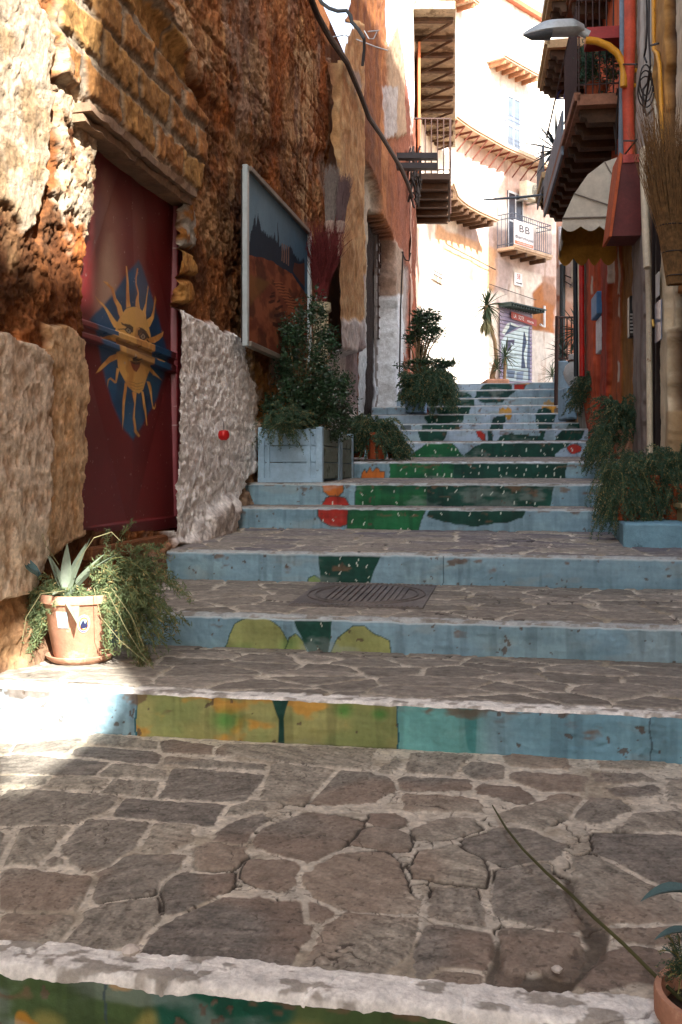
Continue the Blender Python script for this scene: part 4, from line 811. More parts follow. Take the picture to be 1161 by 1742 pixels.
# ================================================================ FAR curved facade
curved = empty('curved_house', FP(840, 0, 2.8), 'curved cream and pink house closing the top of the alley with balconies on iron brackets', 'house')
def fpar(pxp, w):
    lo, hi = 698., 1005.
    for _ in range(40):
        m = (lo+hi)/2; x = proj(np.array(FP(m, w, 0)))[0]
        if x < pxp: lo = m
        else: hi = m
    return (lo+hi)/2
def facade():
    pp = np.arange(698, 1005, .6); zz = np.arange(2.0, 15.9, .055)
    D = np.interp(pp, FT[:, 0], FT[:, 1]); ker = np.ones(9)/9; D = np.convolve(np.pad(D, 4, 'edge'), ker, 'valid'); X = (pp-CX)/F*D
    Xg, Zg = np.meshgrid(X, zz, indexing='ij'); Yg = np.broadcast_to(D[:, None], Xg.shape)
    px, py = proj(np.stack([Xg, Yg, Zg], -1)); wx, wy = wob(px, py, 15, 2.)
    S = np.cumsum(np.hypot(np.gradient(X), np.gradient(D)))[:, None]+Zg*0
    n1 = fbm(S*.6, Zg*.6, 0, 4, 701); n2 = fbm(S*2, Zg*2, 0, 5, 702); st = fbm(S*4, Zg*.5, 0, 4, 704)
    col = mix(np.broadcast_to(np.array(lin('#e0d8cd')), Xg.shape+(3,)), lin('#d2c8bc'), sstep(.0, .5, n2)*.6)
    def P_(poly, h, k=1., w=2.):
        nonlocal col
        col = mix(col, np.array(lin(h)), soft(wx, wy, poly, w)*k)
    P_([(780,380),(960,400),(960,700),(780,700)], '#b09d96', 1, 4)
    P_([(800,240),(945,320),(945,400),(850,330),(800,300)], '#c3a396', .8, 6)
    P_([(740,380),(845,425),(842,510),(740,455)], '#c29a78', 1, 3)
    P_([(870,455),(925,470),(922,530),(905,545),(860,520),(845,500),(860,480)], '#cfc4ba', 1, 2.5); P_([(843,440),(872,450),(868,500),(850,490)], '#9a8b88', .8, 2)
    P_([(905,500),(925,480),(945,490),(945,575),(908,565)], '#94603a', 1, 3); P_([(922,470),(945,470),(945,520),(925,510)], '#8c6a58', .8, 3)
    P_([(905,560),(950,572),(950,720),(903,720)], '#b9b2ab', 1, 1.5); P_([(812,600),(850,600),(850,720),(812,720)], '#b5aeb2', .9, 2)
    P_([(690,250),(716,200),(718,640),(690,700)], '#a8633c', .6, 2)
    P_([(730,440),(848,500),(848,660),(730,660)], '#d8d0c4', .9, 3)
    col = mix(col, lin('#8b6a55'), sstep(.3, .6, st)*.35); col = col*(1+.12*fbm(S*9, Zg*9, 0, 3, 706))[..., None]
    keep = np.ones(Xg.shape, bool)
    keep &= (Zg < np.interp(px, [698, 716, 730, 1000], [11.4, 11.4, 15.8, 15.8]))
    off = n2*.02
    return np.stack([Xg+off, Yg-off, Zg], -1), col, keep
pos, col, keep = facade(); gmesh('wall', pos, col, M_PLASTER, curved, keep)
b = MB(FP)
for a in range(728, 1000, 8): b.box(a, a+8, -.15, .18, 15.80, 15.95)
b.build('roof_edge', mat('roof_tile', lin('#9c5a40')), curved)
fo = lambda y, D: CZ+(HY-y)/F*D
def fbal(px0, px1, w, z, nj, jm, sm, seg=10, brace=False, jh=.1, jw=1.6, name='balcony'):
    a, e = fpar(px0, w), fpar(px1, w); s = MB(FP)
    for k in range(seg): s.box(a+(e-a)*k/seg, a+(e-a)*(k+1)/seg, -.05, w, z, z+.09); s.box(a+(e-a)*k/seg, a+(e-a)*(k+1)/seg, w-.04, w+.04, z+.05, z+.14)
    o = s.build(name, sm, curved)
    for k in range(nj):
        t = a+(e-a)*(k+.4)/nj; j = MB(FP)
        j.box(t-jw/2, t+jw/2, 0, w*.94, z-jh, z-.002)
        if brace: j.tube([FP(t, w*.92, z-.03), FP(t, .02, z-.50)], .022, 5)
        j.build('bracket' if brace else 'joist', jm, o)
    return o, a, e
def frail(o, a, e, w, z, h, n, m, ends=(True, True)):
    r = MB(FP)
    for k in range(n+1):
        t = a+(e-a)*k/n; r.tube([FP(t, w, z), FP(t, w, z+h)], .011, 4)
    for hh in (.08, h*.86, h): r.tube([FP(a+(e-a)*k/8, w, z+hh) for k in range(9)], .016, 4)
    for q, t in zip(ends, (a, e)):
        if q:
            for hh in (.08, h*.86, h): r.tube([FP(t, 0, z+hh), FP(t, w, z+hh)], .014, 4)
            for k in range(4): r.tube([FP(t, w*k/4, z), FP(t, w*k/4, z+h)], .011, 4)
    r.build('railing', m, o)
M_RIRON = mat('reddish_iron', lin('#6b3a2c'), rough=.7)
M_FC = mat('facade_slab', lin('#b79e86'), bump=.4)
zU = fo(245, 29.8)
o, a, e = fbal(776, 944, .55, zU, 13, M_RIRON, M_FC, 14, True, .06, .7)
frail(o, fpar(868, .55), e, .52, zU+.1, 1.0, 26, mat('pale_iron', lin('#4c5566'), rough=.5))
zB = fo(424, 30.6)
o, a, e = fbal(875, 939, .6, zB, 4, M_JOIST, mat('facade_slab'), 5, False, .13, 2.4)
frail(o, a, e, .57, zB+.1, 1.0, 20, mat('pale_iron'))
Bw = .64; bpA, bpB = fpar(874.5, Bw), fpar(907.5, Bw)
def ban(t, h, w=0.): return FP(bpA+(bpB-bpA)*t, Bw+w, h)
zt0 = fo(371, 30.3); zb0 = fo(413, 30.3)
banner = empty('banner', ban(0, zb0), 'white bed and breakfast banner with orange strip tied to the balcony railing', 'banner')
b = MB(lambda a_, b_, c_: ban(a_, zb0+(zt0-zb0)*c_, b_)); b.box(0, 1, 0, .012, 0, 1); b.build('sheet', mat('banner_white', lin('#dcdcdf'), bump=.05, var=.04), banner)
b = MB(lambda a_, b_, c_: ban(a_, zb0+(zt0-zb0)*c_, b_)); b.box(.03, .97, .012, .018, .03, .16); b.build('strip', mat('salmon', lin('#e0795c'), bump=0, var=.05), banner)
LW = (zt0-zb0)
tp = lambda cx, cy, s: (lambda x, y, z: ban(cx+x*s/ .9, zb0+LW*(cy+y*s), .022))
M_INK = mat('ink_grey', lin('#3c3a42'), bump=0, var=.02)
text_mesh('B', .42, tp(.36, .56, 1.0), 'letter', M_INK, banner); text_mesh('B', .42, tp(.66, .56, 1.0), 'letter', M_INK, banner)
text_mesh('dlammuse', .21, tp(.5, .27, 1.0), 'lettering', M_INK, banner)
for wd, cx in (('bed', .24), ('and', .42), ('breakfast', .70)): text_mesh(wd, .10, tp(cx, .07, 1.0), 'lettering', mat('banner_white'), banner)
o, a, e = fbal(770, 848, .8, fo(362, 28.3), 8, M_JOIST, mat('facade_slab'), 8, False, .16, 2.2)
o, a, e = fbal(858, 922, .6, fo(100, 30.2), 6, mat('sand_joist', lin('#9a6a4c')), mat('facade_slab'), 6, False, .14, 1.8)
o, a, e = fbal(773, 816, .6, fo(8, 28.8), 4, mat('sand_joist'), mat('facade_slab'), 4, False, .14, 1.8)
# openings: upper door, banner door, low window
def opening(x0, x1, z0, z1, name, dark='#23262c'):
    b = MB(FP); b.box(x0, x1, -.02, .03, z0, z1); o = b.build(name, mat('opening_'+dark, lin(dark), rough=.25, bump=0), curved)
    f = MB(FP); 
    for q in (x0, (x0+x1)/2-.3, x1-.6): f.box(q, q+.6, .03, .06, z0, z1)
    f.box(x0, x1, .03, .055, z1-.06, z1).box(x0, x1, .03, .055, (z0+z1)/2, (z0+z1)/2+.05); f.build('frame', mat('white_paint'), o); return o
opening(861, 884, zU+.1, fo(162, 31.4), 'upper_door', '#59636e'); opening(863, 888, zB+.1, fo(325, 31.4), 'balcony_door', '#39363f'); opening(733, 752, fo(478, 27.6), fo(458, 27.6), 'low_window', '#8f7d66')
nt_ = FP(905, .5, 0)-FP(895, .5, 0); nt_.z = 0; nrm = Vector((nt_.y, -nt_.x, 0)).normalized()
q = FP(876, .45, fo(335, 31.3)); ac_unit(q, nt_.normalized(), nrm, 'white outdoor air conditioner above the banner balcony')
# number plate with an arrow
np_ = empty('street_plate', FP(873, .02, fo(485, 31.5)), 'small white street number plate with an arrow on the pink wall', 'sign')
pl = lambda a_, b_, c_: FP(873.5+a_*13.5, .03+b_, fo(485, 31.6)+c_*(22/F*31.6))
MB(pl).box(0, 1, 0, .015, 0, 1).build('plate', mat('banner_white'), np_)
text_mesh('58', .55, lambda x, y, z: pl(.5+x*.75, .02, .52+y), 'number', mat('red_ink', lin('#a8432f'), bump=0), np_)
MB(pl).box(.2, .8, .016, .022, .18, .24).prism([(.8, .12), (.95, .21), (.8, .3)], .016, .022).build('arrow', M_INK, np_)
# painted roller door, its canopy and banner
gd = empty('painted_garage_door', FP(850, 0, 2.8), 'lilac roller door painted with grey blue tumbling blocks beside the palm', 'garage door')
za, zt1 = 3.2, fo(521, 31.1)
x0, x1 = 848., 903.
nS = 220; T, Zg = np.meshgrid(np.linspace(0, 1, nS), np.linspace(0, 1, 320), indexing='ij')
A0, A1 = FP(x0, .05, 0), FP(x1, .05, 0)
pos = np.stack([A0.x+(A1.x-A0.x)*T, A0.y+(A1.y-A0.y)*T, za+(zt1-za)*Zg], -1); sl = (pos[..., 2]/.125) % 1
nn = Vector(((A1-A0).y, -(A1-A0).x, 0)).normalized(); off = np.where(sl < .12, -.02, .0)+.012*np.sin(sl*3.14); pos[..., 0] += nn.x*off; pos[..., 1] += nn.y*off
px, py = proj(pos); G = lambda L: [(840+x/10.89, 500+y/10.89) for x, y in L]
c = mix(np.broadcast_to(np.array(lin('#8a8296')), pos.shape), lin('#77708a'), sstep(0, .5, fbm(T*4, Zg*6, 0, 3, 720)))
for pl_, h in (([(200,780),(470,640),(560,600),(660,600),(640,1400),(600,1620),(220,1600),(150,1300),(140,880)], '#a9bcc2'),([(300,520),(470,600),(200,770),(240,700)], '#3f4d66'),([(150,720),(250,550),(300,530),(290,620),(200,760)], '#b5c0bd'),([(310,520),(460,590),(540,580),(440,620),(320,570)], '#aebcbd'),
   ([(560,700),(580,700),(620,900),(560,1100),(600,1380),(510,1400),(530,1000)], '#34425c'),([(575,680),(640,830),(610,860),(600,1100),(580,1100),(610,870)], '#b9c4c0'),([(575,1130),(640,1390),(600,1380),(560,1150)], '#b3bfbd'),([(650,620),(670,620),(680,1600),(600,1600),(620,1200)], '#48566e'),
   ([(230,860),(390,840),(380,960),(320,900),(320,1050),(225,1060)], '#4b4a62'),([(200,1380),(640,1380),(640,1620),(200,1620)], '#8fa0a6'),([(240,1400),(400,1430),(380,1560),(260,1540)], '#54647a'),([(430,1450),(560,1430),(540,1600),(420,1600)], '#64748a'),([(150,1100),(220,1080),(260,1380),(160,1400)], '#5b6478')):
    c = mix(c, np.array(lin(h)), soft(px, py, G(pl_), .5))
c = mix(c, np.array(lin('#3c4456')), (sl < .12)*.7)
gmesh('slats', pos, c, M_RISER, gd)
b = MB(FP)
for k in range(10): b.box(846+k*6.2, 846+(k+1)*6.2, 0, .5, zt1+.02, zt1+.06)
for k in range(14): b.box(847+k*4.4, 848+k*4.4, .05, .48, zt1-.06, zt1+.02)
b.build('canopy', mat('green_iron', lin('#2c3b3a'), rough=.6), gd)
sb = empty('shop_strip', FP(865, .1, zt1-.5), 'narrow red strip with white letters across the painted roller door', 'sign')
sp_ = lambda a_, b_, c_: FP(864.5+a_*43, .12+b_, fo(541-1.2*0, 31.3)-.02+c_*.28-a_*.10)
b = MB(sp_)
for k in range(8): b.box(k/8, (k+1)/8, 0, .012, 0, .8)
b.build('strip', mat('red_strip', lin('#934a46'), bump=0, var=.1), sb)
for wd, cx, sz in (('LA', .13, .62), ('SOTE', .38, .62), ('mmuccata', .74, .42)): text_mesh(wd, sz, lambda x, y, z, cx=cx: sp_(cx+x*.15, .02, .2+y), 'lettering', mat('banner_white'), sb)
b = MB(FP); b.tube([FP(755+k*14, .1, fo(420+k*8, 28.5+.5*k)) for k in range(7)], .014, 4).tube([FP(829+k*10, .08, fo(484+k*3.4, 30.5+.25*k)) for k in range(9)], .012, 4); b.build('cable', M_CAB, curved)
MB(FP).tube([FP(923, .08, fo(520, 32.7)), FP(923, .08, fo(556, 32.7)), FP(916, .08, fo(552, 32.6))], .04, 6).build('white_elbow_pipe', mat('white_paint'), curved)
# radial balcony slabs over the left side of the top
sl_ = lambda k0, k1, y, D0, D1, z, th: [(k0*D0, D0, z), (k1*D0, D0, z), (k1*D1, D1, z), (k0*D1, D1, z)]
kk = lambda px: (px-CX)/F
def slab(px0, px1, D0, D1, z, th, m, name, par, nj=0, jm=None, jh=.1, brace=False):
    b = MB(); v = sl_(kk(px0), kk(px1), 0, D0, D1, z, th); v = v+[(x, y, z_2+th) for x, y, z_2 in v]
    b.add(v, [(3, 2, 1, 0), (4, 5, 6, 7), (0, 1, 5, 4), (1, 2, 6, 5), (2, 3, 7, 6), (3, 0, 4, 7)]); o = b.build(name, m, par)
    for k in range(nj):
        D = D0+(D1-D0)*(k+.5)/nj; j = MB(); j.box(kk(px0)*D, kk(px1-4)*D, D-.06, D+.06, z-jh, z-.002)
        if brace: j.tube([(kk(px1-6)*D, D, z-jh), (kk(px0+6)*(D+.9), D+.9, z-.02-jh)], .03, 5)
        j.build('joist', jm, o)
    return o
zS = CZ+(HY-15)/F*19.6
slab(704, 775, 19.6, 28.0, zS, .16, mat('slab_grey', lin('#8d7f6a'), bump=.8, bscale=10, var=.35, tint=(lin('#5b4b38'), 2.2, .52)), 'long_balcony', curved, 10, M_JOIST, .08, True)
zS2 = CZ+(HY-305)/F*19.8
lb = slab(704, 766, 19.8, 23.2, zS2, .12, mat('slab_dark', lin('#3d2f26'), bump=.5), 'small_balcony', curved, 5, M_JOIST, .12)
b = MB(); z0 = zS2+.12
for k in range(7): x = kk(703+k*10.4)*19.85; b.tube([(x, 19.85, z0), (x, 19.85, z0+1.1)], .012, 5)
b.tube([(kk(702)*19.85, 19.85, z0+1.1), (kk(767)*19.85, 19.85, z0+1.1), (kk(767)*23, 23, z0+1.1)], .02, 5).tube([(kk(702)*19.85, 19.85, z0+.08), (kk(767)*19.85, 19.85, z0+.08)], .015, 5)
for k in range(12): D = 19.85+k*.28; b.tube([(kk(767)*D, D, z0), (kk(767)*D, D, z0+1.1)], .012, 5)
b.build('railing', M_IRON, lb)
b = MB(); b.box(kk(708)*21, kk(708)*21+.05, 20.4, 22.6, z0, zS-.3); b.build('shutter', mat('orange_shutter', lin('#a85a2c'), rough=.6), curved)
# two steel beams sticking out of the left wall
for yy in (266, 283):
    b = MB(); D = 17.2; b.box(kk(672)*D, kk(744)*D, D-.08, D+.08, z_(yy+5, D), z_(yy-4, D)); o = b.build('steel_beam', mat('beam_dark', lin('#2c2a2f'), rough=.6))
    tag(o, ('upper' if yy < 270 else 'lower')+' of two dark steel beams sticking out from the left wall', 'beam', 'steel beams sticking out of the left wall')
# ================================================================ PLANTS: generators
M_FERN = mat('fern_green', lin('#66754f'), rough=.6, bump=0, var=.45, vscale=9, transl=.25)
M_FERN2 = mat('fern_dark', lin('#3f5a44'), rough=.6, bump=0, var=.45, vscale=9, transl=.2)
M_LEAF = mat('leaf_green', lin('#334c33'), rough=.35, bump=0, var=.5, vscale=12, transl=.2, spec=.5)
M_AGAVE = mat('agave_green', lin('#7d8975'), rough=.5, bump=.1, var=.2, transl=.1)
M_YUCCA = mat('yucca_green', lin('#566b4d'), rough=.5, bump=0, var=.35, transl=.2)
M_STEM = mat('stem_brown', lin('#6d5a3d'), rough=.8)
M_SOIL = mat('soil', lin('#3a2c20'), bump=1)
M_TERRA = mat('terracotta', lin('#b5866c'), rough=.8, bump=.3, var=.2, vscale=5, tint=(lin('#cfa98c'), 6, .55))
M_TERRA2 = mat('terracotta_dark', lin('#9b4a28'), rough=.75, bump=.25, var=.25)
def qmesh(name, V, nv, m, parent, smooth=False):
    """V (n, nv, 3) independent polygons"""
    n = len(V); me = bpy.data.meshes.new(name); me.vertices.add(n*nv); me.vertices.foreach_set('co', V.reshape(-1).astype(np.float32))
    me.loops.add(n*nv); me.loops.foreach_set('vertex_index', np.arange(n*nv, dtype=np.int32)); me.polygons.add(n)
    me.polygons.foreach_set('loop_start', np.arange(0, n*nv, nv, dtype=np.int32)); me.update(calc_edges=True); me.materials.append(m)
    return link(name, me, parent)
def rdirs(n, r): d = r.normal(size=(n, 3)); return d/np.linalg.norm(d, axis=1)[:, None]
def fern(name, c, rad, n, m, parent, seed, droop=1.0, per=70, nl=.016, up=.45, dirs=None, rmin=.5, wid=.0022, stems=True):
    """asparagus fern: arching stems beset with needles; rad=(rx,ry,rz) reach"""
    r = np.random.default_rng(seed); c = np.array(c); P0 = []; D0 = []; st = MB()
    for k in range(n):
        a = r.uniform(0, 2*math.pi); 
        if dirs: a = math.radians(r.uniform(*dirs))
        L = r.uniform(rmin, 1); e = r.uniform(-.1, 1)*up*2
        t = np.linspace(.05, 1, per)[:, None]
        end = np.array([math.cos(a)*rad[0]*L, math.sin(a)*rad[1]*L, 0]); bend = r.normal(size=3)*.08*rad[0]
        p = c+end*t+np.array([0, 0, 1])*(rad[2]*L*(e*t*2.0-droop*t*t*(.8+e)))+bend*np.sin(t*5)
        P0.append(p+r.normal(size=p.shape)*.004); dd = np.gradient(p, axis=0); D0.append(dd/np.linalg.norm(dd, axis=1)[:, None])
        if stems and k % 2 == 0: st.tube([p[i] for i in range(0, per, max(1, per//8))], .0016+.0004*rad[0], 3, False)
    p = np.concatenate(P0); d = np.concatenate(D0)
    q = []
    for rep in range(4):                                           # side twigs carry needle tufts
        tw = rdirs(len(p), r)*r.uniform(.0, 1., (len(p), 1))*nl*.9
        b = p+tw; nd = rdirs(len(p), r)*nl*r.uniform(.5, 1.25, (len(p), 1))+d*nl*.5; s = np.cross(nd, rdirs(len(p), r)); s = s/(np.linalg.norm(s, axis=1)[:, None]+1e-9)*wid
        q.append(np.stack([b-nd*.5, b+s, b+nd*.5, b-s], 1))
    q = np.concatenate(q)
    r.shuffle(q); kq = len(q)//11; qmesh('dry_needles', q[:kq], 4, mat('dry_needles', lin('#97875a'), bump=0, var=.4, vscale=12), parent); o = qmesh(name, q[kq:], 4, m, parent)
    if stems and st.v: st.build('stems', mat('fern_stem', lin('#7d7a4a'), bump=0), parent)
    return o
def leaves(name, pts, size, m, parent, seed, aspect=.42, updir=.3):
    r = np.random.default_rng(seed); n = len(pts); d = rdirs(n, r); d[:, 2] = d[:, 2]*.6+updir; d /= np.linalg.norm(d, axis=1)[:, None]
    s = np.cross(d, rdirs(n, r)); s /= np.linalg.norm(s, axis=1)[:, None]; nn = np.cross(d, s); L = size*r.uniform(.6, 1.2, (n, 1)); w = L*aspect
    q = np.stack([pts, pts+d*L*.45+s*w*.5+nn*L*.07, pts+d*L, pts+d*L*.45-s*w*.5+nn*L*.07], 1)
    return qmesh(name, q, 4, m, parent)
def crown_pts(c, rx, ry, rz, n, seed, cone=0., clumps=26, cr=.28):
    r = np.random.default_rng(seed); cc = rdirs(clumps, r)*r.uniform(.25, 1, (clumps, 1))**.5
    k = r.integers(0, clumps, n); p = cc[k]+rdirs(n, r)*r.uniform(0, cr, (n, 1))**.8*r.uniform(.6, 1.3, (clumps,))[k][:, None]
    tz = np.clip((p[:, 2]+1)/2, 0, 1.1); sc = 1-cone*tz
    return np.array(c)+np.stack([p[:, 0]*rx*sc, p[:, 1]*ry*sc, p[:, 2]*rz], 1), np.array(c)+np.stack([cc[:, 0]*rx*(1-cone*(cc[:, 2]+1)/2), cc[:, 1]*ry*(1-cone*(cc[:, 2]+1)/2), cc[:, 2]*rz], 1)
def blade(b, base, az, el, L, w, curl=.6, n=7, thick=.006, tw=0.):
    """tapered curved blade with a gutter"""
    base = Vector(base); d = Vector((math.cos(az)*math.cos(el), math.sin(az)*math.cos(el), math.sin(el))); side = Vector((-math.sin(az), math.cos(az), 0)); vs = []; fs = []; p = base
    for i in range(n+1):
        t = i/n; ww = w*(.55+.9*t if t < .4 else .91*(1-((t-.4)/.6)**1.6)+.02); upn = side.cross(d).normalized()*-1
        vs += [p-side*ww/2+upn*ww*.22, p-upn*thick*(1-t), p+side*ww/2+upn*ww*.22, p+upn*thick*.4*(1-t)]
        d = (d+Vector((0, 0, -curl/n))).normalized(); p = p+d*(L/n)
    for i in range(n):
        o = i*4; fs += [(o+q, o+(q+1) % 4, o+4+(q+1) % 4, o+4+q) for q in range(4)]
    b.raw(vs, fs)
def rosette(name, c, n, L, w, m, parent, seed, el=(-.3, 1.3), curl=.6, nn=6, thick=.004):
    r = random.Random(seed); b = MB()
    for k in range(n):
        t = k/n; e = el[0]+(el[1]-el[0])*t+r.uniform(-.12, .12); blade(b, Vector(c)+Vector((0, 0, .03*t)), k*2.4+r.uniform(-.2, .2), e, L*r.uniform(.75, 1.1), w*r.uniform(.8, 1.1), curl*r.uniform(.5, 1.4), nn, thick)
    return b.build(name, m, parent, True)
def pot(e, c, r, h, m, rim=.028, saucer=True, n=40, taper=.62):
    c = Vector(c); zb = .022 if saucer else 0.
    prof = [(0, zb), (r*taper, zb), (r*(taper+.03), zb+.01), (r*.93, h-rim-.004), (r*.95, h-rim), (r, h-rim+.003), (r*1.005, h-.006), (r*.985, h), (r*.90, h), (r*.88, h-rim), (r*.86, h-.05), (0, h-.045)]
    MB().lathe(c, prof, n).build('pot_body', m, e, True)
    if saucer: MB().lathe(c, [(0, 0), (r*.70, 0), (r*.82, .018), (r*.85, .032), (r*.82, .034), (r*.72, .016), (0, .014)], n).build('saucer', m, e, True)
    MB().lathe(c, [(0, h-.03), (r*.55, h-.034), (r*.87, h-.045)], n).build('soil', M_SOIL, e, True)
# ---- the big clay pot by the door
pc = P(137, 1122, 4.66); pc.z = .905-.69+.015; pc.z = STEPS[1][2]+.012
fp = empty('potted_plant', pc, 'big sunlit terracotta pot with agave and trailing fern beside the red door', 'potted plant')
rr, hh = .185, .315
pot(fp, pc, rr, hh, M_TERRA, .04)
fr_ = lambda ang, rad: (lambda a, b_, c_: pc+Vector(((rad(c_)+b_)*math.cos(ang+a), (rad(c_)+b_)*math.sin(ang+a), c_)))
rad_ = lambda z: rr*(.64+.29*(z/.27))
g = fr_(math.radians(-103), rad_); MB(lambda a, b_, c_: g(a, b_, c_)).box(-.19, .14, .002, .004, .17, .245).build('sticker', mat('sticker_white', lin('#a9c0c4'), bump=0, var=.3, vscale=25), fp)
g = fr_(math.radians(-70), rad_)
for k, (s_, h_) in enumerate(((1, '#b9bcc4'), (.93, '#3c3f6e'), (.82, '#c9c0b8'), (.74, '#cf5a2c'), (.62, '#d8a468'), (.54, '#8fa6a8'))):
    b = MB(g); n = 20; b.add([(.20*s_*math.cos(q*2*math.pi/n)*.9, .002+.0012*k, .19+.042*s_*math.sin(q*2*math.pi/n)) for q in range(n)], [tuple(range(n))]); b.build('badge', mat('badge%d' % k, lin(h_), bump=0, var=.05), fp)
b = MB(g); b.prism([(-.09, .185), (-.02, .21), (.03, .19), (.09, .205), (.10, .175), (-.08, .17)], .010, .0115); b.build('badge_mark', mat('badge_ink', lin('#23274c'), bump=0), fp)
top = pc+Vector((0, 0, hh))
ag = MB(); ac = P(112, 1000, 4.58); ac.z = top.z-.02
for az, el, L, w, cu in ((100,75,.26,.055,.2),(60,66,.28,.06,.3),(20,52,.30,.055,.5),(140,60,.24,.05,.4),(170,70,.22,.05,.2),(-60,8,.22,.07,1.1),(-100,42,.14,.05,1.0),(10,70,.30,.05,.15),(45,48,.28,.05,.2)):
    blade(ag, ac, math.radians(az), math.radians(el), L, w, cu, 9, .012)
ag.build('agave', M_AGAVE, fp, True)
ag = MB(); blade(ag, P(66, 975, 4.5), math.radians(178), .05, .13, .055, -1.6, 9, .012); blade(ag, P(66, 978, 4.5), math.radians(150), .35, .11, .05, -1.1, 9, .012); ag.build('agave_blue', mat('agave_blue', lin('#4b6463'), bump=.3, bscale=60), fp, True)
fern('fern', top+Vector((.08, .0, -.02)), (.44, .20, .30), 62, M_FERN, fp, 21, 1.0, 46, .027, .55, (-60, 60), wid=.0026)
fern('fern', top+Vector((.10, .03, -.01)), (.34, .20, .22), 46, M_FERN, fp, 22, .6, 40, .026, .7, (-40, 100), wid=.0026)
fern('fern', top+Vector((-.06, -.02, -.02)), (.24, .20, .38), 46, M_FERN, fp, 23, 1.2, 46, .025, .35, (140, 235), wid=.0026)
fern('fern', top+Vector((.13, -.06, -.05)), (.24, .16, .40), 40, M_FERN, fp, 24, 1.1, 46, .025, .3, (-80, 20), wid=.0026)
fern('fern', top+Vector((-.02, -.02, -.01)), (.24, .14, .08), 26, M_FERN, fp, 25, .8, 40, .024, .4, (180, 360), wid=.0026)
b = MB()
for pts in ([(160,1000),(172,1050),(205,1090),(262,1138)],[(185,1010),(215,1070),(240,1110),(262,1137)],[(110,1005),(70,1010),(45,1050),(38,1090)],[(190,1000),(225,1050),(245,1100)],[(130,960),(160,915),(190,905),(205,920)],[(100,960),(80,930),(72,908)]):
    q = [P(x, y, 4.38+.1*(i == 0)) for i, (x, y) in enumerate(pts)]; b.tube(q, .0016, 4, False)
b.build('bare_stem', mat('dry_stem', lin('#86805c'), bump=0), fp)
# ---- wooden planters with shrub
def planter(u0, u1, v0, v1, z0, h, label):
    e = empty('wooden_planter', UV((u0+u1)/2, (v0+v1)/2, z0), label, 'planter'); mw = mat('white_blue_wood', lin('#98b5c8'), rough=.7, bump=.5, bscale=26, var=.16, tint=(lin('#6c7b80'), 8, .64)); mg = mat('panel_green', lin('#7b8a80'), rough=.8, bump=.6, var=.3, tint=(lin('#4f5c50'), 6, .55))
    for k in range(3):
        z = z0+.03+k*(h-.03)/3; zz = z+(h-.03)/3-.006
        for q in (v0+.008, v1-.03): MB(UV).box(u0+.01, u1-.01, q, q+.022, z, zz, .003).build('board', mw, e)
        for q in (u0+.008, u1-.03): MB(UV).box(q, q+.022, v0+.03, v1-.03, z, zz, .003).build('side_board', mg, e)
    for a, c_ in ((u0, v0), (u1-.055, v0), (u0, v1-.055), (u1-.055, v1-.055)):
        MB(UV).box(a, a+.055, c_-.004, c_+.058, z0, z0+h+.012, .004).build('corner_post', mw, e)
    for q in ((u0, u1, 0., .035), (u0+.075, u0+.10, .036, h), (u1-.13, u1-.10, .036, h)): MB(UV).box(q[0], q[1], v0-.008, v0+.006, z0+q[2], z0+q[3]).build('batten', mw, e)
    MB(UV).box(u0+.03, u1-.03, v0+.03, v1-.03, z0+h-.08, z0+h-.04).build('soil', M_SOIL, e); return e
zp = STEPS[5][2]+.012
pl1 = planter(-2.20, -1.66, 7.93, 8.70, zp, .44, 'front pale blue wooden planter box with the dark shrub growing in it')
pl2 = planter(-2.16, -1.66, 8.76, 9.38, zp, .43, 'second pale blue wooden planter box standing behind the first')
sc = P(518, 700, 8.35); e = empty('shrub', UV(-1.92, 8.32, zp+.4), 'tall dark glossy shrub growing from the pale blue planter boxes', 'shrub')
p, cc = crown_pts(P(524, 618, 8.5), .33, .30, .56, 9000, 31, .35, 60, .26); leaves('crown', p, .036, M_LEAF, e, 32)
p, cc2 = crown_pts(P(553, 690, 8.5), .30, .30, .30, 5000, 33, .0, 40, .3); leaves('crown', p, .036, M_LEAF, e, 34)
p, cc3 = crown_pts(P(478, 705, 8.4), .20, .2, .16, 1300, 35, .0, 16, .3); leaves('crown', p, .034, M_LEAF, e, 36)
b = MB(); tb = UV(-1.92, 8.32, zp+.38)
for q in list(cc[::3])+list(cc2[::4]): q = Vector(q); m_ = tb.lerp(q, .5)+Vector((0, 0, .08)); b.tube([tb, m_, q], [.012, .007, .003], 5, False)
b.build('branches', M_STEM, e)
e = empty('trailing_fern', UV(-1.95, 8.0, zp+.4), 'trailing asparagus fern spilling over the front of the pale blue planter', 'fern')
fern('fern', P(478, 722, 7.98)+Vector((0, .05, 0)), (.24, .14, .28), 60, M_FERN2, e, 41, 1.1, 60, .017, .5, (180, 360)); fern('fern', P(495, 712, 8.0), (.22, .2, .16), 36, M_FERN2, e, 42, .7, 60, .017, .7)
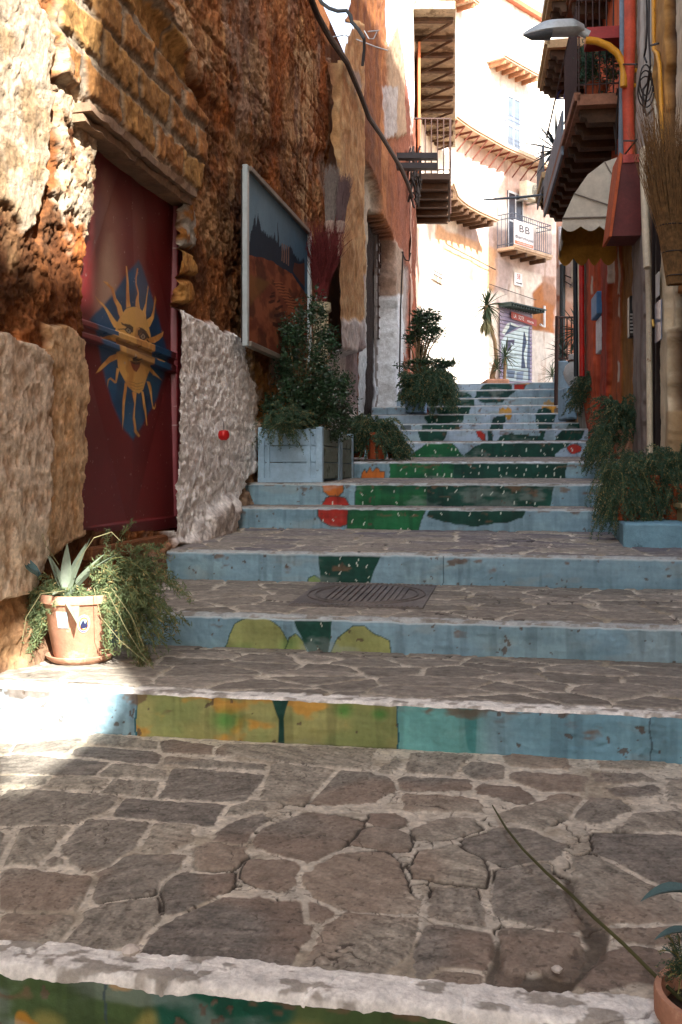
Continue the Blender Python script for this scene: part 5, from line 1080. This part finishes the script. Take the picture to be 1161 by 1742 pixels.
# ferns and pots up the left side
def potfern(px, pyb, D, r, h, label, rad, n, seed, mt=M_TERRA2, mf=M_FERN2, up=.5, nl=.02, cat='potted plant', droop=1.):
    c = P(px, pyb, D); e = empty('potted_fern', c, label, cat); pot(e, c, r, h, mt, .03, False, 28)
    t_ = c+Vector((0, 0, h-.02)); fern('fern', t_, rad, n, mf, e, seed, droop, 60, nl, up, wid=.0026*max(1, D/7)); return e
potfern(640, 781, 9.9, .13, .26, 'bushy fern in a small pot right behind the wooden planters', (.36, .3, .36), 190, 51, nl=.022)
potfern(607, 778, 10.2, .12, .3, 'fern tucked between the planters and the whitewashed wall', (.25, .25, .32), 110, 52, nl=.022)
potfern(672, 779, 10.1, .10, .16, 'low fern hanging over the step edge left of the painted cactus', (.20, .2, .24), 90, 53, nl=.02)
def bluebox(x0, x1, y0, y1, D, dep, label):
    o = uvbox_px(x0, x1, D, y0, y1, dep, mat('blue_wood', lin('#7f9fbd'), rough=.7, bump=.3, var=.2), 'flower_box', label, 'planter', .01)
    return o
bluebox(689, 722, 655, 702, 15.2, .35, 'pale blue planter box left of the top steps under the oleander'); bluebox(742, 764, 655, 686, 16.6, .3, 'smaller pale blue planter box partly hidden by hanging fern')
e = empty('oleander', P(708, 655, 15.3), 'slender leafy oleander standing against the sunlit corner', 'shrub')
p, cc = crown_pts(P(722, 560, 15.4), .30, .3, .36, 2200, 61, .3, 34, .3); leaves('crown', p, .085, M_LEAF, e, 62, .28); p, c4 = crown_pts(P(730, 628, 15.3), .42, .3, .16, 1300, 63, 0, 24, .3); leaves('crown', p, .085, M_LEAF, e, 64, .28)
b = MB(); tb = P(712, 655, 15.3)
for q in list(cc[::3])+list(c4[::3]): q = Vector(q); b.tube([tb, tb.lerp(q, .5)+Vector((0, 0, .12)), q], [.02, .012, .004], 5, False)
b.build('branches', M_STEM, e)
e = empty('hanging_fern', P(728, 655, 15.1), 'dense fern cascading from the upper left planter over the steps', 'fern')
fern('fern', P(735, 655, 15.0), (.42, .35, .52), 230, M_FERN2, e, 71, 1.1, 60, .035, .45, (170, 370), wid=.006); fern('fern', P(706, 660, 15.0), (.30, .3, .35), 120, M_FERN2, e, 72, .9, 60, .035, .6, wid=.006); fern('fern', P(750, 655, 16.2), (.3, .3, .45), 120, M_FERN2, e, 73, 1., 60, .035, .5, wid=.006)
# palm at the top with pups
e = empty('yucca_tree', P(838, 655, 19.4), 'tall yucca with shaggy crown and bent trunk at the top landing', 'tree')
MB().tube([P(x, y, 19.4) for x, y in ((842,662),(838,640),(845,610),(842,580),(832,548),(826,520))], [.075,.055,.04,.036,.04,.05], 10).build('trunk', mat('yucca_trunk', lin('#a58a68'), bump=.6, var=.3), e, True)
rosette('crown', P(829, 522, 19.4), 90, .46, .035, M_YUCCA, e, 81, (-1.5, 1.45), .5); rosette('dead_leaves', P(827, 545, 19.4), 40, .42, .03, mat('straw_leaf', lin('#8f8d66'), bump=0, var=.3), e, 82, (-1.6, -.7), .3)
e = empty('yucca_pup', P(858, 655, 19.2), 'small spiky yucca in front of the painted roller door', 'plant')
rosette('leaves', P(860, 608, 19.2), 40, .38, .028, M_YUCCA, e, 83, (-.6, 1.4), .5); rosette('leaves', P(846, 628, 19.2), 26, .30, .026, M_YUCCA, e, 84, (-.4, 1.4), .5); MB().tube([P(858, 665, 19.2), P(860, 608, 19.2)], .03, 8).build('trunk', mat('yucca_trunk'), e)
e = empty('clay_trough', P(845, 655, 18.9), 'low clay trough at the foot of the tall yucca', 'planter'); b = MB(); b.box(P(826, 650, 18.8).x, P(866, 650, 18.8).x, 18.7, 19.6, 2.55, P(0, 645, 18.8).z, .03); b.build('trough', M_TERRA, e)
# ---- right side: jar with yucca, pots
jc = P(987, 660, 14.2)
e = empty('white_jar', jc, 'big white glazed jar standing on the right of the upper steps', 'jar'); k = 14.2/F
MB().lathe(jc, [(0, 0), (16*k, 0), (25*k, 14*k), (28*k, 26*k), (24*k, 38*k), (17*k, 44*k), (19*k, 46*k), (19*k, 56*k), (17*k, 57*k), (15*k, 45*k), (0, 44*k)], 36).build('jar_body', mat('white_glaze', lin('#b9bcba'), rough=.5, bump=.2, tint=(lin('#6f7c84'), 6, .6)), e, True)
b = MB(); b.tube([jc+Vector((19.3*k*math.cos(a), 19.3*k*math.sin(a), 46*k)) for a in np.linspace(0, 2*math.pi, 25)], .012, 6); b.build('band', M_IRON, e, True)
MB().box(jc.x-.25, jc.x+.25, jc.y-.25, jc.y+.3, jc.z-.45, jc.z-.003, .02).build('pedestal', M_BLUEP, e)
e = empty('jar_yucca', jc+Vector((0, 0, 50*k)), 'dark yucca growing out of the white jar', 'plant')
MB().tube([jc+Vector((0, 0, 44*k)), P(988, 590, 14.2), P(986, 568, 14.2)], .025, 8).build('trunk', mat('yucca_trunk'), e); rosette('leaves', P(986, 566, 14.2), 46, .46, .04, mat('yucca_dark', lin('#3b524a'), bump=0, var=.3), e, 86, (-.9, 1.4), .45)
rosette('leaves', P(958, 602, 15.9), 34, .36, .03, mat('yucca_dark'), e, 87, (-.6, 1.4), .5)
e = empty('wall_plant', P(940, 640, 18.3), 'thin grassy plant in the corner beside the blue parapet', 'plant'); rosette('leaves', P(940, 640, 18.3), 50, .30, .014, M_YUCCA, e, 88, (-.5, 1.4), .4)
potfern(1009, 700, 12.3, .15, .27, 'orange pot with a fern on the steps just below the white jar', (.34, .3, .34), 200, 91, M_TERRA2, M_FERN2, .6, .026)
ep = potfern(1066, 776, 8.9, .125, .24, 'orange pot with rounded fern beside the grey stone doorpost', (.36, .32, .36), 260, 92, M_TERRA, M_FERN2, .75, .02, droop=.9)
fern('fern', P(1040, 735, 8.7), (.26, .2, .38), 110, M_FERN2, ep, 93, 1.3, 60, .02, .25, (140, 260), wid=.003)
bz = z_(890, 6.3)
def bp(px, D): v = P(px, 800, D); v.z = bz+.003; return v
def blockpot(px, D, r, h, label, rad, n, seed, mt, **kw):
    c = bp(px, D); e = empty('potted_fern', c, label, 'potted plant'); pot(e, c, r, h, mt, .03, True, 32); fern('fern', c+Vector((0, 0, h-.02)), rad, n, M_FERN2, e, seed, kw.get('droop', 1.1), 70, .017, kw.get('up', .35)); return e
blockpot(1100, 6.75, .135, .30, 'dark clay pot in the middle of the blue block under tangled fern', (.30, .26, .30), 230, 101, M_TERRA2, up=.6)
blockpot(1061, 6.62, .085, .22, 'small clay pot on the left of the blue block almost buried in fern', (.24, .20, .34), 260, 102, M_TERRA2, up=.6, droop=1.3)
blockpot(1150, 6.7, .10, .24, 'pot at the wall end of the blue block with fern against the doorway', (.20, .2, .34), 190, 103, M_TERRA2, up=.8)
o = MB(RP); s = 6.55; o.box(6.35, 6.6, .02, .14, z_(864, 6.4), z_(857, 6.4)).box(6.38, 6.58, .03, .12, bz+.004, z_(864, 6.4)); o = o.build('wooden_stool', mat('pale_wood', lin('#a08a5e'), bump=.3)); tag(o, 'pale wooden stool edge at the wall end of the blue block', 'stool')
# pot in the lower right corner, agave tips, fern sprigs, long stalk
cc_ = P(1238, 1700, 1.92); cc_.z = STEPS[0][1]+.0; e = empty('corner_pot', cc_, 'orange clay pot with agave and a long trailing stalk in the lower right corner', 'potted plant')
hC = CZ+(HY-1690)/F*1.92-cc_.z; pot(e, cc_, .135, hC, M_TERRA, .05, False, 48)
b = MB(); blade(b, P(1190, 1520, 1.95), math.radians(180), .35, .12, .045, .9, 9, .006); blade(b, P(1185, 1585, 1.9), math.radians(182), .25, .085, .028, .8, 9, .006); blade(b, cc_+Vector((0, 0, hC-.03)), math.radians(120), 1.2, .26, .045, .3, 9, .008); blade(b, cc_+Vector((.03, 0, hC-.03)), math.radians(60), 1.1, .26, .045, .3, 9, .008)
blade(b, cc_+Vector((0, 0, hC-.03)), math.radians(160), .9, .16, .03, .5, 9, .008); b.build('agave', mat('agave_blue'), e, True)
fern('fern', P(1165, 1655, 1.95), (.05, .05, .07), 26, M_FERN2, e, 111, .6, 24, .007, .8, (90, 270), wid=.0008)
def lift(x, y, s_): q = UV(*onA(x, y), STEPS[0][2]+.03); q.z = CZ+(q.z-CZ); d_ = q-Vector((0, 0, CZ)); y0 = proj(np.array(q)); return Vector((0, 0, CZ))+P(x, y, q.y)*s_-Vector((0, 0, CZ))*s_
b = MB(); b.tube([P(1165, 1705, 1.95), P(1120, 1665, 2.02)]+[lift(x, y, s_) for x, y, s_ in ((1060,1605,.93),(1010,1560,.94),(970,1520,.95),(930,1485,.955),(890,1445,.96),(862,1410,.97),(848,1387,.975),(838,1370,.975))], [.0042]*6+[.0038, .0034, .003, .002], 7); b.build('stalk', mat('green_stalk', lin('#4a4a28'), bump=0), e, True)
# ---- picture panel on the left wall
D0, D1 = onL(421, 400, UL+.16), onL(524, 400, UL+.16)
PU = UL+.16; zt_, zb_ = z_(288, UV(PU, D0[1], 0).y), z_(582, UV(PU, D0[1], 0).y)
pic = empty('picture_panel', UV(PU, D0[1], zb_), 'framed panel painting of red ruins under a dark blue sky on the left wall', 'picture')
V, Z = np.meshgrid(np.linspace(D0[1], D1[1], 420), np.linspace(zb_, zt_, 420), indexing='ij'); pos = UVn(np.full(V.shape, PU), V, Z); px, py = proj(pos)
T2 = lambda L: [(410+x/4.585, 270+y/4.585) for x, y in L]
wx, wy = px+fbm(V*6, Z*6, 0, 3, 801)*.8, py+fbm(V*6, Z*6, 0, 3, 802)*1.5
c = mix(np.broadcast_to(np.array(lin('#7090a5')), V.shape+(3,)), lin('#2f5470'), sstep(zt_, zb_+.4, Z)*.0+sstep(430, 520, px)*.7)
jag = 5*np.abs(fbm(V*22, 0*Z, 0, 2, 803))+3*np.abs(fbm(V*60, 0*Z, 0, 2, 804))
tr = inpoly(wx, wy+jag*1.6, T2([(60,700),(95,560),(110,470),(120,580),(138,460),(160,590),(200,620),(260,640),(285,690),(292,500),(298,700),(330,740),(380,720),(415,770),(445,800),(500,830),(500,1100),(60,1000)])); c = mix(c, np.array(lin('#1e2a3a')), tr*.95)
rd = inpoly(wx, wy, T2([(50,750),(150,765),(250,800),(330,860),(400,900),(500,1040),(520,1100),(520,1800),(20,1600)])); gc = mix(lin('#6e3a28'), lin('#8f5438'), sstep(-.3, .4, fbm(V*5, Z*9, 0, 4, 805))); gc = mix(gc, lin('#4b2a1c'), sstep(.1, .5, fbm(V*3, Z*6, 0, 4, 806))*.8); gc = mix(gc, lin('#7d5c30'), soft(wx, wy, T2([(60,900),(230,960),(70,1150)]), 4)*.6); c = mix(c, gc, rd)
c = mix(c, np.array(lin('#5d3a30')), inpoly(wx, wy, T2([(415,810),(500,820),(500,1000),(440,920),(410,880)]))*.9)
for q in range(4): x = 318+q*16; c = mix(c, np.array(lin('#7a6258')), inpoly(wx, wy, T2([(x,665+q*6),(x+9,668+q*6),(x+9,800+q*14),(x,795+q*14)]))*.9)
for q in range(9): y = 960+q*24; x = 255+q*14; c = mix(c, np.array(lin('#a0603e')), soft(wx, wy, T2([(x,y),(x+70+q*4,y+10),(x+72+q*4,y+18),(x,y+9)]), .4)*.8); c = mix(c, np.array(lin('#3a1d14')), soft(wx, wy, T2([(x,y+11),(x+70+q*4,y+20),(x+72+q*4,y+26),(x,y+18)]), .4)*.7)
for (x, y, w_, h_) in ((225,1060,40,22),(215,1100,50,26),(280,1100,26,20),(270,1150,55,26),(262,1200,80,30),(250,1270,120,40),(235,1040,30,14)): c = mix(c, np.array(lin('#32180f')), soft(wx, wy, T2([(x,y+8),(x+w_*.5,y),(x+w_,y-6),(x+w_,y+h_*.6),(x+w_*.4,y+h_),(x,y+h_)]), .6)*.85)
gmesh('painting', pos, c, mat('painted_panel', rough=.85, spec=.1, attr=True, bump=.1, bscale=40, var=.1), pic)
MF = mat('pale_frame', lin('#a9b4b6'), rough=.45, metal=.2, bump=.1, var=.12)
b = MB(UV); b.box(PU-.03, PU+.012, D0[1]-.035, D0[1]+.015, zb_-.03, zt_+.03, .005); b.build('frame_side', MF, pic)
b = MB(UV); b.box(PU-.03, PU+.03, D1[1]-.015, D1[1]+.05, zb_-.03, zt_+.03, .005); b.build('frame_side', MF, pic)
b = MB(UV); b.box(PU-.03, PU+.03, D0[1]+.016, D1[1]-.016, zt_-.01, zt_+.03, .004); b.build('frame_rail', mat('worn_frame', lin('#7d7468'), rough=.6), pic)
b = MB(UV); b.box(PU-.03, PU+.03, D0[1]+.016, D1[1]-.016, zb_-.03, zb_+.01, .004); b.build('frame_rail', mat('worn_frame'), pic)
MB(UV).box(PU-.05, PU-.002, D0[1], D1[1], zb_, zt_).build('backing', mat('dark_wood'), pic)
# ---- reed pipe with dried brooms
bc_ = P(546, 640, 9.6); e = empty('pipe_post', bc_, 'cream pipe post with a flared cap standing behind the shrub', 'post')
zc_ = z_(516, 9.6); MB().lathe((bc_.x, bc_.y, 1.0), [(0, 0), (.075, 0), (.075, zc_-1.09), (.10, zc_-1.08), (.10, zc_-1.0), (.06, zc_-1.0), (.06, zc_-1.06), (0, zc_-1.06)], 24).build('pipe', mat('lichen_cream', lin('#b3a98c'), bump=.6, var=.25, tint=(lin('#7c7a5c'), 14, .55)), e, True)
def bundle(name, base, tip, r0, r1, n, m, parent, seed, rad=.0035, bend=.0, waist=None):
    r = np.random.default_rng(seed); base, tip = np.array(base), np.array(tip); ax = tip-base; L = np.linalg.norm(ax); ax /= L; a = np.cross(ax, [0, 1, .1]); a /= np.linalg.norm(a); b2 = np.cross(ax, a); b = MB()
    for k in range(n):
        th_, q = r.uniform(0, 6.28), math.sqrt(r.uniform(0, 1)); o = a*math.cos(th_)*q+b2*math.sin(th_)*q; l = r.uniform(.75, 1.05); j = r.normal(size=3)*.006
        k_ = r1*.22; pts = [base+o*r0, base+ax*L*l*.35+o*(r0*.6+r1*.25)+j, base+ax*L*l*.7+o*(r1*.75)+j+r.normal(size=3)*k_*.5, base+ax*L*l+o*r1+r.normal(size=3)*k_]
        b.tube(pts, [rad, rad*.9, rad*.7, rad*.3], 3, False)
    return b.build(name, m, parent)
M_GRB, M_MAR, M_BRN = mat('grey_bristle', lin('#8a8079'), bump=0, var=.3, vscale=30), mat('maroon_bristle', lin('#6b2a2a'), bump=0, var=.4, vscale=30), mat('broom_straw', lin('#6b4f2e'), bump=0, var=.5, vscale=25)
e = empty('dried_reeds', P(548, 520, 9.6), 'dark maroon dried reeds fanning up out of the cream pipe post', 'dried plant'); bundle('reeds', P(547, 522, 9.6), P(550, 385, 9.6), .04, .22, 420, M_MAR, e, 121, .004)
for k, (x0, x1) in enumerate(((561, 566), (579, 586))):
    D = 10.6; c0 = P(x0, 384, D); e = empty('hanging_broom', c0, ('left' if k == 0 else 'right')+' of two grey besom brooms propped bristles up on the pilaster', 'broom', 'grey besom brooms on the pilaster')
    bundle('bristles', c0, P(x1, 285 if k == 0 else 300, D), .045, .085, 260, M_GRB if k == 0 else mat('plum_bristle', lin('#6f5c5c'), bump=0, var=.3), e, 130+k, .004)
    b = MB(); b.lathe(P(x0, 396, D), [(.0, -.02), (.045, 0), (.05, .04), (.055, .09), (.05, .12), (0, .12)], 16); b.build('binding', mat('twine', lin('#a08c80'), bump=.8, bscale=60), e, True)
    MB().tube([P(x0, 396, D), P(x0-2, 440, D)], .018, 8).build('handle', mat('pale_stick', lin('#b09a8c')), e, True)
bq = P(1150, 486, 6.5); e = empty('twig_bundle', bq, 'big brown twig broom hanging bristles up on the right wall', 'broom')
bundle('twigs', P(1150, 484, 6.5), P(1128, 190, 6.5), .055, .19, 420, M_BRN, e, 140, .0032); bundle('twigs', P(1152, 484, 6.5), P(1150, 350, 6.5), .05, .085, 300, M_BRN, e, 141, .0035)
for yy, rr_ in ((385, .085), (430, .075), (470, .065)):
    cx_ = P(1152-(485-yy)*.09, yy, 6.5); b = MB(); b.tube([cx_+Vector((rr_*math.cos(a), rr_*math.sin(a), 0)) for a in np.linspace(0, 2*math.pi, 21)], .004, 5); b.build('wire', M_CAB, e)
# ---- red ball ornament
bc_ = P(381, 740, 6.62); e = empty('red_apple', bc_, 'small red apple ornament hanging on the whitewashed rough wall', 'ornament'); k = 6.62/F
MB().lathe(bc_, [(0, -7.5*k), (5*k, -9*k), (9*k, -5*k), (10*k, 1*k), (8*k, 7*k), (3*k, 8.5*k), (0, 6.5*k)], 20).build('apple', mat('glossy_red', lin('#b01c1c'), rough=.3, bump=.05), e, True); MB().tube([bc_+Vector((0, 0, 6*k)), bc_+Vector((0, .01, 13*k)), bc_+Vector((-3*k, .06, 27*k))], .0025, 6).build('stalk', M_CAB, e)
# ---- street lamp
LD = 8.8; lamp = empty('street_lamp', onR(1062, 140, 0), 'street lamp on a curved yellow arm over the alley with a grey pointed head', 'street lamp')
lp = lambda a, b_, c_: P(890+a*100, 62-c_*20, LD)+Vector((0, b_, 0))
n = 26; vs = []; fs = []
for i in range(n+1):
    t = i/n; wv = .10*math.sin(min(1, t*1.7+.02)*math.pi/2)*(1 if t < .85 else 1-.55*(t-.85)/.15); hu = .105*math.sin(min(1, t*2.0+.03)*math.pi/2)*(1 if t < .8 else 1-.5*(t-.8)/.2); x = t*1.03
    c_ = lp(x, 0, .25+.25*t)
    for q in range(12):
        a = 2*math.pi*q/12; vs.append(c_+Vector((0, wv*math.cos(a), (hu*math.sin(a) if a < math.pi else .03*math.sin(a)))))
for i in range(n):
    for q in range(12): fs.append((i*12+q, i*12+(q+1) % 12, (i+1)*12+(q+1) % 12, (i+1)*12+q))
fs += [tuple(range(12)), tuple(n*12+q for q in range(12))]
MB().raw(vs, fs).build('head', mat('lamp_grey', lin('#a9adac'), rough=.35, metal=.3, bump=0), lamp, True)
b = MB(); vs = []; 
for i in range(13):
    t = i/12*.46; wv = .092*math.sin(min(1, t*1.9+.05)*math.pi/2); c_ = lp(t+.01, 0, .25+.25*t)
    for q in range(9): a = math.pi+math.pi*q/8; vs.append(c_+Vector((0, wv*math.cos(a), .05*math.sin(a)*min(1, t*6+.2)-.012)))
b.raw(vs, [(i*9+q, i*9+q+1, (i+1)*9+q+1, (i+1)*9+q) for i in range(12) for q in range(8)]); b.build('lens', mat('lamp_glass', lin('#55595c'), rough=.15, bump=0), lamp, True)
MB().tube([lp(.98, 0, .45), lp(1.12, 0, .1)], .04, 12).build('collar', mat('lamp_grey'), lamp, True)
MB().tube([P(x, y, LD) for x, y in ((996,68),(1015,70),(1035,78),(1050,90),(1060,108),(1062,125),(1061,148))], .033, 12).tube([P(1062, 120, LD), onR(1086, 120, 0)], .02, 8).tube([P(1061, 144, LD), onR(1086, 146, 0)], .02, 8).build('arm', M_YP, lamp, True)
# ---- awning and red box
aw = empty('awning', RP(9.4, .0, z_(300, 9.4)), 'cream scalloped awning with ochre lining jutting from the right wall', 'awning')
s0, s1 = 8.9, 10.05; w0_, w1_ = .63, .56; zt_a, zb_a = z_(264, 8.9), z_(368, 8.9)
M_AW, M_AWL = mat('awning_cloth', lin('#c3bcaa'), rough=.8, bump=.4, bscale=14, var=.18, transl=.12), mat('awning_lining', lin('#b58a3c'), rough=.8, bump=.2, transl=.2)
prof = [(0., 1.), (.18, .985), (.42, .90), (.65, .72), (.84, .42), (.95, .14), (1., 0.)]
def awp(s, i): t = (s-s0)/(s1-s0); w_ = w0_+(w1_-w0_)*t; return RP(s, .02+prof[i][0]*w_, zb_a+prof[i][1]*(zt_a-zb_a)+.01*math.sin(s*17+i))
ns = 14
for nm, mt_, off in (('canopy', M_AW, 0.), ('lining', M_AWL, -.012)):
    b = MB(); vs = [awp(s0+(s1-s0)*k/ns, i)+RN*off+Vector((0, 0, off)) for k in range(ns+1) for i in range(7)]
    fs = [(k*7+i, k*7+i+1, (k+1)*7+i+1, (k+1)*7+i) for k in range(ns) for i in range(6)]; b.raw(vs, fs)
    for s_, sg in ((s0, -1), (s1, 1)):                             # end caps
        o_ = [awp(s_, i)+RN*off+Vector((0, 0, off))+RD*off*sg for i in range(7)]; bs = RP(s_, .02, zb_a)+RD*off*sg; b.raw(o_+[bs], [tuple(range(8))])
    b.build(nm, mt_, aw, False)
def scallop(A, B, n, h, nm, mt_, dr=.0):
    b = MB(); m_ = n*8; vs = []
    for k in range(m_+1):
        t = k/m_; p_ = A.lerp(B, t); hh_ = h*(.62+.38*abs(math.sin(t*n*math.pi))); sw = RN*.012*math.sin(t*9+1); vs += [p_+Vector((0, 0, .004)), p_+sw-Vector((0, 0, hh_))]
    b.raw(vs, [(2*k, 2*k+2, 2*k+3, 2*k+1) for k in range(m_)]); return b.build(nm, mt_, aw)
scallop(awp(s0, 6), RP(s0, .02, zb_a), 4, .12, 'valance', M_AW); scallop(awp(s0, 6), awp(s1, 6), 6, .15, 'valance', M_AW); scallop(awp(s1, 6), RP(s1, .02, zb_a), 4, .20, 'valance', M_AWL)
scallop(awp(s0, 6)-RN*.012, awp(s1, 6)-RN*.012, 6, .145, 'valance_lining', M_AWL)
b = MB()
for i in (2, 4): b.tube([awp(s0-.005, i)-RD*.01, RP(s0-.015, .02, zb_a+.02)], .006, 5)
b.tube([awp(s0, 6)-RD*.012, RP(s0-.012, .02, zb_a)], .008, 5); b.build('rib', mat('worn_frame'), aw)
rbx = empty('red_box', RP(8.5, .1, z_(400, 8.4)), 'dark red box sign with slanting front edge beside the awning', 'sign')
MB(RP).prism([(.0, z_(400, 8.4)), (.29, z_(400, 8.4)), (.20, z_(262, 8.4)), (0, z_(262, 8.4))], 8.40, 8.78, 1).build('box', mat('maroon_panel', lin('#5d2420'), rough=.6, bump=.2), rbx)
MB(RP).prism([(.291, z_(401, 8.4)), (.315, z_(401, 8.4)), (.225, z_(258, 8.4)), (.201, z_(262, 8.4))], 8.38, 8.80, 1).build('edge_trim', mat('orange_trim', lin('#b85a34')), rbx)
MB(RP).prism([(.0, z_(276, 8.4)), (.20, z_(276, 8.4)), (.198, z_(262, 8.4)), (0, z_(262, 8.4))], 8.385, 8.399, 1).build('top_band', mat('pink_red', lin('#b0524a')), rbx)
# ---- plants on the right balconies
e = empty('balcony_plant', RP(9.6, .2, zb+.1), 'bushy dark plant behind the railing of the right balcony', 'potted plant'); c = RP(9.65, .26, zb+.1); pot(e, c, .12, .22, M_TERRA2, .03, False, 24)
p, cc = crown_pts(RP(9.65, .25, zb+.50), .22, .3, .34, 2600, 151, .2, 30, .3); leaves('foliage', p, .06, M_FERN2, e, 152, .2)
e = empty('hanging_planter', P(1035, 66, 9.4), 'red trough planter hung on the top of the right balcony railing', 'planter'); MB(RP).prism([(9.0, z_(78, 9.2)), (9.04, z_(55, 9.2)), (9.24, z_(55, 9.2)), (9.28, z_(78, 9.2))], .05, .42, 0).build('trough', mat('red_plastic', lin('#8e2a24'), rough=.5), e)
e = empty('balcony_agave', P(944, 262, 13.6), 'spiky agave sticking out over the railing of the far right balcony', 'plant'); rosette('leaves', P(947, 258, 13.5), 30, .50, .05, mat('agave_dark', lin('#35474c'), bump=0, var=.2), e, 161, (-1.1, 1.3), .25, 6, .01)
MB().tube([P(947, 262, 13.5), P(946, 290, 13.5)], .03, 8).build('trunk', mat('yucca_trunk'), e)
for k, y in enumerate((143, 165)):
    b = MB(); D = 13.0; b.tube([P(x, yy, D) for x, yy in ((968,y-15),(957,y-14),(950,y-6),(947,y+3),(960,y+3),(962,y-12))], .013, 6); o = b.build('blue_bracket', mat('blue_iron', lin('#3a4a8a'), rough=.4)); tag(o, ('upper' if k == 0 else 'lower')+' blue bent iron bracket poking out over the white house', 'bracket', 'blue iron brackets')
o = MB().tube([P(823, 340, 13.2), P(880, 336, 13.5), P(951, 329, 14.0)], [.012, .018, .018], 8).build('grey_pole', M_GREYP, None, True); tag(o, 'thin grey pole reaching from the right balconies across the alley', 'pole')
# ---- cables on the left
o = MB().tube([onLP for onLP in [UV(*onL(x, y, UL+.22)) for x, y in ((515,-40),(540,25),(562,65),(590,105),(615,165),(628,200),(650,232),(668,262))]]+[UV(*onL(x, y, UL+.25)) for x, y in ((682,285),(694,312),(702,335))], [.032]*8+[.036, .036, .03], 8).build('black_cable', mat('black_rubber', lin('#332a26'), rough=.7, bump=.4, bscale=20), None, True); tag(o, 'thick black cable running down along the top of the left walls', 'cable')
b = MB(); b.tube([P(x, y, 11.5) for x, y in ((535,-20),(548,5),(560,14),(575,19),(590,18),(597,27),(599,38),(610,50),(620,66))], .022, 7).tube([P(620, 66, 11.5), P(620, 85, 11.6), P(617, 112, 11.7)], .018, 6); o = b.build('looped_cable', mat('grey_cable', lin('#3d3f40')), None, True); tag(o, 'short looped cable hanging across the gap between the left roofs', 'cable')
b = MB()
for pts in ([(560,64),(574,62),(585,60)],[(588,60),(640,80),(660,86)],[(620,52),(628,66),(636,66),(642,54)],[(626,54),(646,52)]): b.tube([P(x, y, 12.2) for x, y in pts], .008, 5)
o = b.build('wire_bracket', mat('steel'), None); tag(o, 'small wire insulator bracket on the ochre pilaster wall', 'bracket')
b = MB(); R_ = random.Random(5)
for k in range(16):
    x, y = R_.uniform(696, 716), R_.uniform(270, 350); b.tube([P(x+R_.uniform(-6, 6), y+R_.uniform(-26, 26), 18.4+R_.uniform(-.2, .2)) for _ in range(4)], .02, 5)
o = b.build('cable_tangle', M_CAB, None, True); tag(o, 'dark tangle of cables below the small balcony on the left', 'cable')
b = MB(); b.tube([P(684, 428, 16.8), P(690, 442, 16.8), P(696, 444, 16.7), (P(699, 430, 16.7))], .012, 5).tube([P(686, 428, 16.8), P(682, 520, 16.8), P(680, 640, 16.8)], .014, 5); b.build('cable', M_CAB, mid_house, True)
o = MB().tube([P(585, 452, 12.0), P(583, 470, 12.0), P(579, 498, 12.0)], [.02, .03, .015], 8).build('iron_hook', M_IRON); tag(o, 'black iron handle fixed on the ochre pilaster', 'hook')
# ---- litter, pebbles
R_ = random.Random(9); peb = []
for k, (x, y, s_) in enumerate(((948,1662,.011),(222,1632,.019),(935,935,.012),(938,930,.01))):
    if y > 1200: u_, v_ = onA(x, y); z0 = STEPS[0][2]+.02
    else: u_, v_ = plane_rect(x, y, 3); z0 = ground_z(v_)+.012
    c = UV(u_, v_, z0); b = MB(); b.lathe(c-Vector((0, 0, s_*.6)), [(0, 0), (s_, s_*.3), (s_*1.1, s_*.8), (s_*.5, s_*1.3), (0, s_*1.35)], 9, .12)
    o = b.build('pebble', mat('pale_stone', lin('#c9c0b4'))); tag(o, ['pale pebble on the damp earth near the lower right', 'loose white chunk on the left of the bottom edge', 'small stone on the fourth tread at the right', 'tiny stone just behind another on the fourth tread'][k], 'pebble', 'loose pebbles')
# ---- manhole cover
cr = [plane_rect(x, y, 2) for x, y in ((482,1033),(722,1035),(742,1000),(530,996))]; u0_, u1_ = cr[0][0]+.03, cr[1][0]; v0_, v1_ = cr[0][1], cr[2][1]
mh = empty('manhole_cover', UV((u0_+u1_)/2, (v0_+v1_)/2, ground_z(v0_)), 'square iron manhole cover with an oval pattern let into the paving', 'manhole cover')
Zg = lambda v: ground_z(v)+.013; uc, vc = (u0_+u1_)/2, (v0_+v1_)/2
mf = lambda a, b_, c_: UV(a, b_, Zg(b_)+c_)
M_MH = mat('cast_iron', lin('#6a6460'), rough=.6, metal=.3, bump=.5, var=.3)
MB(mf).box(u0_, u1_, v0_, v1_, -.02, .004).build('plate', M_MH, mh)
b = MB(mf)
for rr_ in (1., .88): b.tube([mf(uc+(u1_-u0_)*.46*rr_*math.cos(a), vc+(v1_-v0_)*.44*rr_*math.sin(a), .006) for a in np.linspace(0, 2*math.pi, 49)], .006, 5)
for k in range(-6, 7):
    x = k/7*.8; h_ = math.sqrt(1-x*x)*.38*(v1_-v0_); b.box(uc+x*(u1_-u0_)*.42-.012, uc+x*(u1_-u0_)*.42+.012, vc-h_, vc+h_, .003, .012)
for k in range(26): b.box(u0_+.01+k*(u1_-u0_-.02)/26, u0_+.025+k*(u1_-u0_-.02)/26, v0_+.01, v0_+.035, .003, .009).box(u0_+.01+k*(u1_-u0_-.02)/26, u0_+.025+k*(u1_-u0_-.02)/26, v1_-.035, v1_-.01, .003, .009)
b.build('ribs', M_MH, mh)
# ================================================================ GROUND
b = MB(ID); b.box(-300, 300, -300, 300, -.6, -.225); tag(b.build('ground', mat('ground_earth', lin('#8c8070'))), kind='structure')
